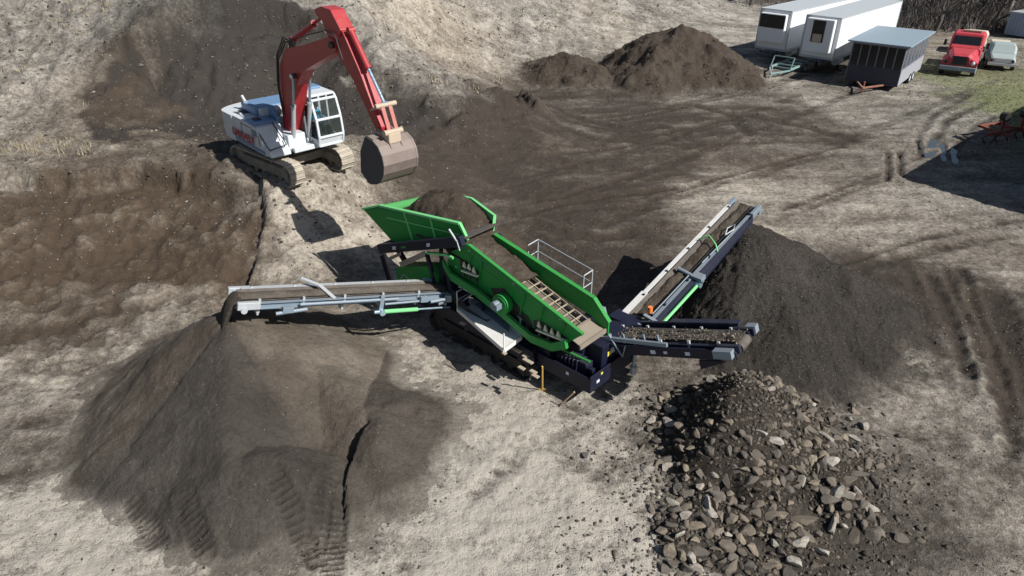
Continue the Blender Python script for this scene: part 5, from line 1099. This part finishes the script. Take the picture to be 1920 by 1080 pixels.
# ------------------------------------------------------------------ parked trailers
def frame2(x, y, ang):
    a = R(ang); c, s = math.cos(a), math.sin(a); X = V(c, s, 0); Y = V(-s, c, 0)
    return (lambda u, v, z: V(x, y, 0)+X*u+Y*v+UP*z), X, Y
def wheel(b, f, X, Y, u, v, r, w, s_=1):
    c = f(u, v, r); b.tube(c-Y*w/2, c+Y*w/2, r, n=20)
def wheels(parent, f, X, Y, lst, r, w, rim):
    for u, v in lst:
        b = MB(); wheel(b, f, X, Y, u, v, r, w); o = b.build("wheel", RUBBER, parent); b = MB(); c = f(u, v, r); b.tube(c-Y*(w/2+.01), c+Y*(w/2+.01), r*.55, n=16); b.build("rim", rim, o)
def box_trailer(x, y, ang, L, W, unit, label):
    f, X, Y = frame2(x, y, ang); g = gz(x, y); t = thing("box_trailer", label, "trailer", (x, y, 0)); z0, z1 = 1.2, 4.0
    bd = paint("trailer_white", (.82, .84, .86), .4, .05); rf = paint("trailer_roof", (.46, .52, .56), .5, .25)
    b = MB(); b.box(f(L/2, W/2, (z0+z1)/2), (L, W, z1-z0), X, Y, UP); bo_ = b.build("box_body", bd, t, bevel=.04)
    b = MB(); b.box(f(L/2, W/2, z1+.015), (L-.06, W-.06, .03), X, Y, UP); b.build("roof", rf, t)
    b = MB()
    for v in (0, W):
        b.beam(f(0, v, z1), f(L, v, z1), .05, .10); b.beam(f(0, v, z0), f(L, v, z0), .06, .18)
        for u in (0, L): b.beam(f(u, v, z0), f(u, v, z1), .08, .08)
    b.beam(f(0, 0, z1), f(0, W, z1), .08, .10); b.beam(f(0, 0, z0), f(0, W, z0), .08, .16)
    b.build("edge_trim", LSTEEL, bo_)
    b = MB()
    for u in np.arange(.6, L, .6): b.cut().box(f(float(u), -.004, (z0+z1)/2), (.03, .01, z1-z0-.3), X, Y, UP)
    b.build("panel_seam", paint("seam", (.78, .80, .82), .5, .1), bo_)
    b = MB()
    if unit == 1:
        b.box(f(-.22, W/2, 2.75), (.44, W*.80, 2.3), X, Y, UP); u_ = b.build("cooling_unit", bd, t, bevel=.06)
        b = MB(); b.box(f(-.445, W*.52, 3.05), (.03, W*.36, 1.5), X, Y, UP); b.build("unit_grille", BLACK, u_)
        b = MB(); b.box(f(-.462, W*.52, 2.6), (.02, W*.26, .55), X, Y, UP); b.build("unit_core", TAN, u_)
    else:
        b.box(f(-.2, W/2, 2.75), (.40, W*.84, 2.1), X, Y, UP); u_ = b.build("cooling_unit", bd, t, bevel=.08)
        b = MB(); b.box(f(-.41, W*.5, 3.25), (.03, W*.80, .95), X, Y, UP); b.build("unit_grille", BLACK, u_, bevel=.02)
    b = MB(); b.box(f(L/2, W/2, 1.02), (L-.4, .9, .2), X, Y, UP)
    for v in (.45, W-.45): b.beam(f(2.4, v, 1.1), f(2.4, v, .12), .14, .14); b.box(f(2.4, v, .08), (.3, .3, .06), X, Y, UP)
    b.beam(f(2.4, .45, .6), f(2.4, W-.45, .6), .06, .06); b.tube(f(-.1, .45, .95), f(-.1, W-.45, .95), .05); b.build("landing_gear", NAVY2, t)
    b = MB(); b.tube(f(1.2, .25, .85), f(2.1, .25, .85), .28, n=14); b.build("fuel_tank", LSTEEL, t)
    wheels(t, f, X, Y, [(L-2.6, .3), (L-1.4, .3), (L-2.6, W-.3), (L-1.4, W-.3)], .5, .5, LSTEEL)
    b = MB()
    for k in range(6): b.cut().path([f(-.05, .7+.15*k, 1.15), f(-.2, .75+.2*k, .95), f(-.05, .9+.17*k, 1.0)], .03, 6)
    b.build("air_hose", STEEL, t)
    return t
box_trailer(23.25, 51.8, 46, 12.4, 2.5, 1, "white box trailer with narrow dark grille, beside the roofed mesh trailer")
box_trailer(20.85, 54.9, 44, 12.4, 2.5, 2, "leftmost white box trailer with a wide dark window band on its front")
# roofed mesh-sided trailer
f, X, Y = frame2(25.9, 47.2, 51); W = 3.35; L = 6.6
t = thing("screened_trailer", "small trailer with flat blue-grey roof, mesh windows and shaded front panel", "trailer", (25.9, 47.2, 0))
MESHM = glass_mat("insect_mesh", (.16, .19, .22), .55)
PANEL = paint("shaded_slate_panel", (.028, .032, .060), .5, .1); SIDEP = paint("grey_side_panel", (.34, .36, .40), .5, .3); FRM = paint("grey_frame", (.20, .22, .26), .5, .2)
b = MB(); b.box(f(0, W/2, .95), (.06, W, 1.05), X, Y, UP); b.box(f(.0, W/2, .42), (.14, W+.05, .1), X, Y, UP); b.build("front_panel", PANEL, t)  # front coloured far darker than the sides: its shade is painted in
b = MB(); b.box(f(L/2, 0, .93), (L, .06, .98), X, Y, UP); b.box(f(L/2, W, .93), (L, .06, .98), X, Y, UP); b.box(f(L, W/2, .93), (.06, W, .98), X, Y, UP); b.build("side_panel", SIDEP, t)
b = MB(); b.box(f(L/2, W/2, .45), (L, W, .12), X, Y, UP); b.build("floor", NAVY2, t)
b = MB()
for u in np.linspace(0, L, 7):
    for v in (0, W): b.beam(f(float(u), v, 1.4), f(float(u), v, 2.95), .07, .07)
for v in np.linspace(0, W, 7): b.beam(f(0, float(v), 1.4), f(0, float(v), 2.95), .06, .06)
for v in (0, W): b.beam(f(0, v, 2.9), f(L, v, 2.9), .08, .14); b.beam(f(0, v, 1.45), f(L, v, 1.45), .08, .06)
b.beam(f(0, 0, 2.9), f(0, W, 2.9), .08, .14); b.beam(f(L, 0, 2.9), f(L, W, 2.9), .08, .14); b.build("window_frame", FRM, t)
b = MB(); b.box(f(L/2, 0, 2.15), (L, .01, 1.4), X, Y, UP); b.build("mesh_window", MESHM, t)
b = MB(); b.box(f(0, W/2, 2.15), (.01, W, 1.4), X, Y, UP); b.build("mesh_window", DGLASS, t)
b = MB(); b.box(f(1.5, W*.4, 1.2), (1.0, .6, 1.2), X, Y, UP); b.box(f(3.0, W*.7, 1.1), (.7, .9, .9), X, Y, UP); b.build("bench_inside", TAN, t)
b = MB(); b.box(f(L/2-.05, W/2, 3.02), (L+.7, W+.6, .10), X, Y, UP); rf_ = b.build("roof", paint("blue_grey_roof", (.26, .36, .44), .35, .25), t, bevel=.02)
wheels(t, f, X, Y, [(3.4, .05), (4.3, .05), (3.4, W-.05), (4.3, W-.05)], .34, .24, WHITE)
b = MB(); b.beam(f(.2, .7, .38), f(-1.9, W/2, .42), .10, .10); b.beam(f(.2, W-.7, .38), f(-1.9, W/2, .42), .10, .10); b.tube(f(-1.7, W/2, .05), f(-1.7, W/2, .8), .05); b.box(f(-2.0, W/2, .48), (.3, .14, .1), X, Y, UP); b.build("tow_bar", paint("rusty_tow_bar", (.25, .10, .07), .7, .3), t)
# small frame trailer parked in the shade of the box trailers
f, X, Y = frame2(20.3, 51.3, 48); t = thing("flat_trailer", "low green-grey skeleton trailer parked in the shade before the white trailers", "trailer", (20.3, 51.3, 0))
FG = paint("pale_teal_steel", (.22, .36, .36), .5, .3)
b = MB()
for v in (.2, 1.7): b.beam(f(0, v, .55), f(3.6, v, .55), .10, .14)
for u in (.1, 1.2, 2.4, 3.5): b.beam(f(u, .2, .6), f(u, 1.7, .6), .08, .10)
b.beam(f(0, .2, .5), f(-1.6, .95, .45), .09, .10); b.beam(f(0, 1.7, .5), f(-1.6, .95, .45), .09, .10); b.build("trailer_frame", FG, t)
b = MB(); b.tube(f(-1.5, .95, .05), f(-1.5, .95, .95), .05); b.box(f(-1.5, .95, .95), (.25, .12, .08), X, Y, UP); b.build("jack_post", LSTEEL, t); b = MB(); b.beam(f(.1, .2, .6), f(.5, .2, 1.3), .06, .06); b.beam(f(.1, 1.7, .6), f(.5, 1.7, 1.3), .06, .06); b.beam(f(.5, .2, 1.3), f(.5, 1.7, 1.3), .06, .06); b.build("head_rail", FG, t)
wheels(t, f, X, Y, [(2.2, .0), (2.2, 1.9)], .34, .22, LSTEEL)

# ------------------------------------------------------------------ red truck
def loft(b, secs, f):
    """secs: list of (u, [(v,z)...]) equal-length rings"""
    n = len(secs[0][1]); vs = []
    for u, ring in secs: vs += [f(u+(r[2] if len(r) > 2 else 0), r[0], r[1]) for r in ring]
    fs = [(i*n+j, i*n+(j+1) % n, (i+1)*n+(j+1) % n, (i+1)*n+j) for i in range(len(secs)-1) for j in range(n)]
    b.add(vs, fs); b.add(vs, [tuple(range(n)), tuple(range((len(secs)-1)*n, len(secs)*n))])
def ring(w, z0, z1, wt=None, c=.12):
    wt = wt or w; return [(-w, z0), (w, z0), (w, z1-c*2.2), (wt, z1-c*.5), (wt-c, z1), (-wt+c, z1), (-wt, z1-c*.5), (-w, z1-c*2.2)]
TR_ = paint("red_truck_paint", (.46, .02, .04), .35, .2, (.5, .3, .28))
f, X, Y = frame2(32.45, 51.75, 55)
t = thing("red_truck", "red work truck with dark grille facing the yard, parked by the grass", "truck", (32.45, 51.75, 0))
b = MB(); loft(b, [(0.0, ring(.62, .75, 1.45, .55)), (.25, ring(.75, .7, 1.62, .62)), (1.2, ring(.92, .7, 1.75, .8)), (1.55, ring(.98, .7, 1.78, .9))], f); b.build("hood", TR_, t, bevel=.04)
for s_ in (-1, 1):
    b = MB(); loft(b, [(.05, [(s_*.62, .75), (s_*1.12, .75), (s_*1.14, 1.05), (s_*.66, 1.3)]), (.7, [(s_*.7, .85), (s_*1.16, .95), (s_*1.16, 1.2), (s_*.75, 1.45)]), (1.5, [(s_*.9, .75), (s_*1.14, .75), (s_*1.12, 1.15), (s_*.9, 1.5)])], f); b.build("fender", TR_, t, bevel=.03)
b = MB(); loft(b, [(1.5, ring(1.05, .7, 1.8, 1.0)), (1.75, ring(1.08, .7, 2.0, 1.0)), (2.1, ring(1.08, .7, 2.72, .98)), (3.3, ring(1.08, .7, 2.78, .98)), (3.45, ring(1.06, .7, 2.7, .96))], f); cb_ = b.build("cab", TR_, t, bevel=.04)
b = MB(); b.quad(f(1.70, -.9, 1.88), f(1.70, .9, 1.88), f(2.04, .86, 2.55), f(2.04, -.86, 2.55), X*-.03); b.build("windscreen", DGLASS, cb_)
for s_ in (-1, 1):
    b = MB(); b.quad(f(2.15, s_*1.09, 1.75), f(3.1, s_*1.09, 1.75), f(3.1, s_*1.0, 2.5), f(2.25, s_*1.0, 2.5), Y*s_*.02); b.build("door_window", DGLASS, cb_)
    b = MB(); b.beam(f(1.75, s_*1.08, 1.9), f(1.65, s_*1.35, 2.0), .04, .04); b.box(f(1.65, s_*1.36, 2.05), (.06, .18, .42), X, Y, UP); b.build("mirror", BLACK, t)
b = MB(); b.quad(f(-.02, -.5, .85), f(-.02, .5, .85), f(.02, .42, 1.38), f(.02, -.42, 1.38), X*-.03); g_r = b.build("grille", BLACK, t)
b = MB()
for k in range(4): b.cut().beam(f(-.06, -.46, .95+.11*k), f(-.06, .46, .95+.11*k), .02, .02)
b.cut().beam(f(-.05, -.5, 1.42), f(-.05, .5, 1.42), .05, .06); b.build("grille_bar", NAVY2, g_r)
b = MB(); b.box(f(-.12, 0, .60), (.22, 2.3, .28), X, Y, UP); b.box(f(-.24, 0, .58), (.02, .35, .14), X, Y, UP); b.build("bumper", STEEL, t, bevel=.04)
for s_ in (-1, 1):
    b = MB(); b.ball(f(.06, s_*.86, 1.02), .15, 10); b.build("headlight", DGLASS if s_ > 0 else LSTEEL, t)
wheels(t, f, X, Y, [(.75, -1.0), (.75, 1.0), (4.6, -.95), (4.6, .95)], .46, .28, WHITE)
b = MB(); b.box(f(4.3, 0, .95), (2.6, .9, .2), X, Y, UP); b.box(f(4.9, 0, 1.2), (2.6, 2.1, .14), X, Y, UP); b.beam(f(3.65, -1.0, 1.9), f(3.65, 1.0, 1.9), .06, 1.2, up=UP); b.build("flat_bed", NAVY2, t)
b = MB(); b.box(f(2.7, -.1, 2.84), (.3, 1.2, .1), X, Y, UP); b.build("roof_light_bar", TAN, t)
# white camper behind it
f, X, Y = frame2(38.0, 59.6, 55); t = thing("camper", "cream camper body showing just over the roof of the red truck", "camper", (38.0, 59.6, 0))
CR = paint("cream_body", (.62, .58, .46), .5, .15)
b = MB(); loft(b, [(0, ring(.8, .5, 1.3, .7)), (.3, ring(.85, .45, 1.6, .75)), (2.6, ring(.85, .45, 1.6, .75)), (2.8, ring(.8, .5, 1.4, .7))], f); b.build("camper_body", CR, t, bevel=.05)
b = MB(); b.box(f(.1, .25, 1.2), (.12, .7, .3), X, Y, UP); b.build("window", DGLASS, t); b = MB(); b.box(f(1.6, -.85, 1.15), (1.2, .04, .3), X, Y, UP); b.build("window", DGLASS, t)
wheels(t, f, X, Y, [(2.0, -.8), (2.0, .8)], .32, .2, LSTEEL)
# pale pickup on the right
f, X, Y = frame2(36.75, 53.5, 62); t = thing("pickup_truck", "pale blue-grey old pickup right of the red truck, nose to the camera", "pickup", (36.75, 53.5, 0))
PB = paint("pale_blue_paint", (.34, .44, .46), .4, .4)
b = MB(); loft(b, [(0, ring(.82, .45, .92, .74)), (.25, ring(.88, .42, 1.02, .80)), (1.3, ring(.9, .42, 1.1, .82))], f); b.build("hood", PB, t, bevel=.03)
b = MB(); loft(b, [(1.25, ring(.9, .42, 1.12, .84)), (1.75, ring(.9, .42, 1.68, .74)), (2.6, ring(.9, .42, 1.72, .74)), (2.85, ring(.9, .42, 1.2, .84))], f); cb_ = b.build("cab", PB, t, bevel=.03)
b = MB(); b.quad(f(1.32, -.76, 1.16), f(1.32, .76, 1.16), f(1.72, .68, 1.62), f(1.72, -.68, 1.62), X*-.02); b.build("windscreen", DGLASS, cb_)
b = MB(); loft(b, [(2.85, [(-.9, .45), (.9, .45), (.9, 1.08), (-.9, 1.08)]), (4.6, [(-.9, .45), (.9, .45), (.9, 1.08), (-.9, 1.08)])], f); b.build("bed", PB, t)
b = MB(); b.box(f(3.7, .1, 1.3), (1.2, 1.3, .6), X, Y, UP); b.build("load_cover", CR, t, bevel=.05)
b = MB(); b.box(f(-.06, 0, .5), (.14, 1.8, .16), X, Y, UP); b.box(f(-.01, 0, .76), (.04, 1.0, .2), X, Y, UP); b.build("bumper", LSTEEL, t)
for s_ in (-1, 1): b = MB(); b.ball(f(.02, s_*.68, .76), .11, 10); b.build("headlight", DGLASS, t)
wheels(t, f, X, Y, [(.8, -.85), (.8, .85), (3.6, -.85), (3.6, .85)], .34, .22, LSTEEL)
# storage container at the right edge
f, X, Y = frame2(47.2, 66.0, 30); t = thing("storage_container", "plain blue-grey metal container at the far right edge by the thicket", "container", (47.2, 66, 0))
cm = paint("container_blue", (.30, .36, .48), .5, .2); b = MB(); b.box(f(3, 1.2, 1.1), (6, 2.4, 1.9), X, Y, UP); cb_ = b.build("container_body", cm, t)
b = MB()
for k in range(20): b.cut().box(f(.2+.3*k, -.02, 1.1), (.12, .06, 1.7), X, Y, UP)
for k in range(8): b.cut().box(f(-.02, .2+.29*k, 1.1), (.06, .12, 1.7), X, Y, UP)
b.build("wall_rib", cm, cb_); b = MB(); b.box(f(3, 1.2, 2.10), (6.1, 2.5, .10), X, Y, UP); b.build("roof", LSTEEL, t)
# dark scrap heap / brush by the container
# rusty implement
RI = paint("rusty_red_iron", (.22, .05, .035), .75, .35, (.30, .16, .10))
f, X, Y = frame2(26.5, 36.5, 20); t = thing("farm_implement", "rusty red farm implement with two upright posts by the shadow edge", "implement", (26.5, 36.5, 0))
b = MB(); b.beam(f(-1.3, 0, .62), f(2.0, .1, .62), .14, .14); b.beam(f(-.2, -.5, .55), f(-.2, 1.4, .6), .12, .12); b.beam(f(1.3, -.4, .55), f(1.3, 1.5, .6), .12, .12); b.beam(f(-.2, 1.3, .6), f(1.3, 1.3, .6), .12, .12); b.beam(f(-.2, 0, .9), f(1.3, 0, .7), .10, .10); b.build("tool_frame", RI, t)
for u in (-.2, 1.3):
    b = MB(); b.beam(f(u, .1, .5), f(u, .1, 1.35), .13, .13); b.build("upright_post", RI, t); b = MB(); b.tube(f(u, -.08, 1.45), f(u, .28, 1.45), .22, n=14); b.build("post_roller", BLACK, t)
b = MB()
for u in (-1.1, -.2, .6, 1.3, 1.9): b.cut().path([f(u, 0, .6), f(u-.1, .25, .35), f(u, .05, .02)], .04, 6)
b.tube(f(-.5, .2, .02), f(-.2, .1, .55), .05); b.build("tine", BLACK, t)
# puddle
def puddle(pts, z, label):
    w = [P(*p, 0) for p in pts]; c = sum(w, V(0, 0, 0))/len(w); zz = sorted(gz(p.x, p.y) for p in w+[c])[len(w)//2]+z; n = len(w)
    vs = [(p.x, p.y, zz) for p in w]; me = bpy.data.meshes.new("puddle"); me.from_pydata(vs, [], [tuple(range(n))]); m = bpy.data.materials.get("water")
    if not m:
        m = bpy.data.materials.new("water"); nt, bs = nodes(m); bs.inputs['Base Color'].default_value = (.06, .07, .08, 1); bs.inputs['Roughness'].default_value = .03; bs.inputs['Specular IOR Level'].default_value = 1.0
    me.materials.append(m); o = bpy.data.objects.new("puddle", me); col.objects.link(o); tag(o, kind='structure')
puddle([(1722,266),(1742,258),(1768,264),(1798,282),(1828,298),(1812,308),(1772,310),(1738,298)], -.025, "")

# ------------------------------------------------------------------ building outside the frame that throws the big shadow
f, X, Y = frame2(24.0, 28.1, 42)
t = thing("metal_shed", "large metal building at the right whose square shadow lies on the yard", "building", (24.0, 28.1, 0))
b = MB(); b.box(f(9, -6, 2.6), (18, 12, 5.2), X, Y, UP); b.build("wall", SIDEP, t); b = MB(); b.prism([f(-.3, .3, 5.2), f(-.3, -12.3, 5.2), f(-.3, -6, 7.2)], X*18.6); b.build("roof", STEEL, t)
b = MB(); b.box(f(-.03, -6, 1.9), (.06, 4, 3.6), X, Y, UP); b.build("door", NAVY2, t)

# ------------------------------------------------------------------ bare thicket
BARK = [paint("grey_bark", (.26, .235, .215), .9, .5, (.36, .33, .30)), paint("dark_bark", (.09, .08, .075), .9, .4, (.18, .16, .15))]
def grow(b, p, d, L, r, depth, rg, tips=None):
    n = 4; pts = [p]; q = V(p); dd_ = V(d)
    for i in range(n):
        dd_ = (dd_+V(rg.gauss(0, .14), rg.gauss(0, .14), rg.gauss(0, .08)+.05)).normalized(); q = q+dd_*L/n; pts.append(V(q))
    b.path(pts, r, 5 if depth < 2 else 3, [r*(1-.5*i/n) for i in range(n+1)])
    if depth >= 4: return
    k = rg.randint(3, 5) if depth < 3 else rg.randint(3, 4)
    for j in range(k):
        t_ = rg.uniform(.3, 1); o_ = pts[min(n, int(t_*n))]; a = rg.uniform(0, 6.28); s_ = rg.uniform(.4, .95)
        nd = (dd_+V(math.cos(a)*s_, math.sin(a)*s_, rg.uniform(-.1, .5))).normalized(); grow(b, o_, nd, L*rg.uniform(.5, .75), max(r*.55, .014), depth+1, rg)
def bare_tree(name, seed, H):
    rg = random.Random(seed); t = bpy.data.objects.new(name, None); col.objects.link(t)
    tr = MB(); p = V(0, 0, -.2); pts = [p]
    for i in range(6): p = p+V(rg.gauss(0, .12), rg.gauss(0, .12), H*.55/6); pts.append(V(p))
    tr.path(pts, .16, 8, [.26-.025*i for i in range(7)]); tr.build("trunk", BARK[seed % 2], t)
    cr = MB()
    for i in range(9):
        o_ = pts[2+i % 5]; a = i*2.4+rg.random(); grow(cr, o_, V(math.cos(a)*.8, math.sin(a)*.8, rg.uniform(.3, .9)).normalized(), H*rg.uniform(.28, .42), .09, 1, rg)
    grow(cr, pts[-1], V(0, 0, 1), H*.4, .12, 1, rg)
    cr.build("crown", BARK[seed % 2], t); return t
protos = [bare_tree("bare_tree", s, H) for s, H in ((3, 8), (4, 9.5), (8, 7), (11, 10))]
TL = ["pale grey", "dark", "slender", "broad", "crooked", "tall"]; r2 = random.Random(44)
spots = [(1405,22),(1440,8),(1700,22),(1730,48),(1752,62),(1778,50),(1800,40),(1835,45),(1862,60),(1885,48),(1908,40),(1930,62),(1745,30),(1815,25),(1870,30),(1900,22),(1765,25),(1720,12),(1845,12),(1390,12),(1950,45),(1350,2)]
def copy_tree(src):
    c = src.copy(); col.objects.link(c)
    for ch in src.children: d = ch.copy(); col.objects.link(d); d.parent = c
    return c
for i, (px, py) in enumerate(spots):
    o = protos[i] if i < 4 else copy_tree(protos[i % 4]); p = P(px, py, 0)
    if p.y > 100: p = p*(100/p.y)
    o.location = (p.x, p.y, gz(p.x, p.y)); s_ = r2.uniform(.8, 1.25); o.scale = (s_, s_, s_); o.rotation_euler = (0, 0, r2.uniform(0, 6.28))
    tag(o, "leafless tree among the thicket behind the parked vehicles", "tree", "bare trees of the far thicket")
# tangled undergrowth
bb = MB(); r3 = random.Random(77)
for i in range(2300):
    px = r3.uniform(1345, 2000); p = P(px, r3.uniform(10, 62), 0); 
    if px < 1700 and p.y < 66+ (1700-px)*.05: p = p*(1.25)
    if p.y > 110: continue
    z = gz(p.x, p.y) if i % 8 == 0 else 0.1; h = r3.uniform(.6, 2.6)
    for k in range(3):
        a = r3.uniform(0, 6.28); s_ = r3.uniform(.1, .6); q = V(p.x, p.y, 0)+V(math.cos(a)*s_*h, math.sin(a)*s_*h, h*r3.uniform(.6, 1)); m_ = V(p.x, p.y, 0).lerp(q, .5)+V(r3.gauss(0, .15), r3.gauss(0, .15), .1)
        bb.m = r3.randint(0, 2); bb.path([V(p.x, p.y, -.1), m_, q], .03, 3, [.035, .025, .012])
BR = [BARK[0], BARK[1], paint("dry_stem", (.26, .22, .19), .9, .3)]
tag(bb.build("undergrowth", BR), "dense tangle of leafless brush beneath the far trees", "brush", kind="stuff")
# far wooded slope closing the view behind the thicket
Xh, Yh = np.meshgrid(np.linspace(-40, 200, 160), np.linspace(100, 190, 70)); Zh = sstep(100, 150, Yh)*(10+3*fbm(Xh*.03, Yh*.03, 3, 5))*sstep(-20, 30, Xh)+1.2*fbm(Xh*.4, Yh*.4, 4, 8)
S = np.empty(Xh.shape+(3,)); S[...] = (.30, .35, .0)
tag(grid_mesh("hills", Xh, Yh, Zh-.3, S, M_RAW), kind='structure')
# tufts of dry and green grass on the right and the top-left banks
gb = MB(); r4 = random.Random(5)
def tuft(x, y, z, h, n):
    for k in range(n):
        a = r4.uniform(0, 6.28); s_ = r4.uniform(.1, .5)*h; w = .008+.0004*y; c = V(x+r4.gauss(0, h*.3), y+r4.gauss(0, h*.3), z-.02); e = V(math.cos(a), math.sin(a), 0)
        gb.add([c-e.cross(UP)*w, c+e.cross(UP)*w, c+e*s_+UP*h*r4.uniform(.6, 1)], [(0, 1, 2)])
cx = np.random.default_rng(3); GX = []; 
for i in range(9000):
    px = r4.uniform(1690, 2050); py = r4.uniform(92, 300); p = P(px, py, 0); GX.append((p.x, p.y))
GXa = np.array(GX); sg_ = soil(GXa[:, 0], GXa[:, 1]); gzz = ground(GXa[:, 0], GXa[:, 1])
gb.m = 0
for (x, y), s_, z in zip(GX, sg_, gzz):
    if r4.random() < s_[2]*1.3: gb.m = 0 if r4.random() < .35 else 1; tuft(x, y, float(z), r4.uniform(.04, .09), 6)
HX = []
for i in range(5200):
    px = r4.uniform(-60, 1250); py = r4.uniform(0, 300); z = float(np.interp(py, [0, 300], [5.5, 2.4])) if px < 900 else 1.0; p = P(px, py, z)
    if p.y < 75: HX.append((p.x, p.y))
HXa = np.array(HX); hs = soil(HXa[:, 0], HXa[:, 1]); hz_ = ground(HXa[:, 0], HXa[:, 1]); hn = fbm(HXa[:, 0]*.3, HXa[:, 1]*.3, 3, 77); gb.m = 1
for (x, y), s_, z, n_ in zip(HX, hs, hz_, hn):
    if s_[0] > .45 and n_ > -.05 and r4.random() < .6: tuft(x, y, float(z), r4.uniform(.12, .35), 8)
def grass_mat(n, a, c): 
    m = bpy.data.materials.new(n); nt, bs = nodes(m); nt.links.new(mixc(nt, ramp(nt, nz(nt, .6, 4, .7, coords(nt)), .35, .65), a, c), bs.inputs['Base Color']); bs.inputs['Roughness'].default_value = .9; return m
tag(gb.build("grass", [grass_mat("green_grass", (.12, .17, .05), (.22, .26, .10)), grass_mat("dry_grass", (.26, .22, .15), (.42, .36, .26))]), "short green and dry grass on the verge and old banks", "grass", kind="stuff")
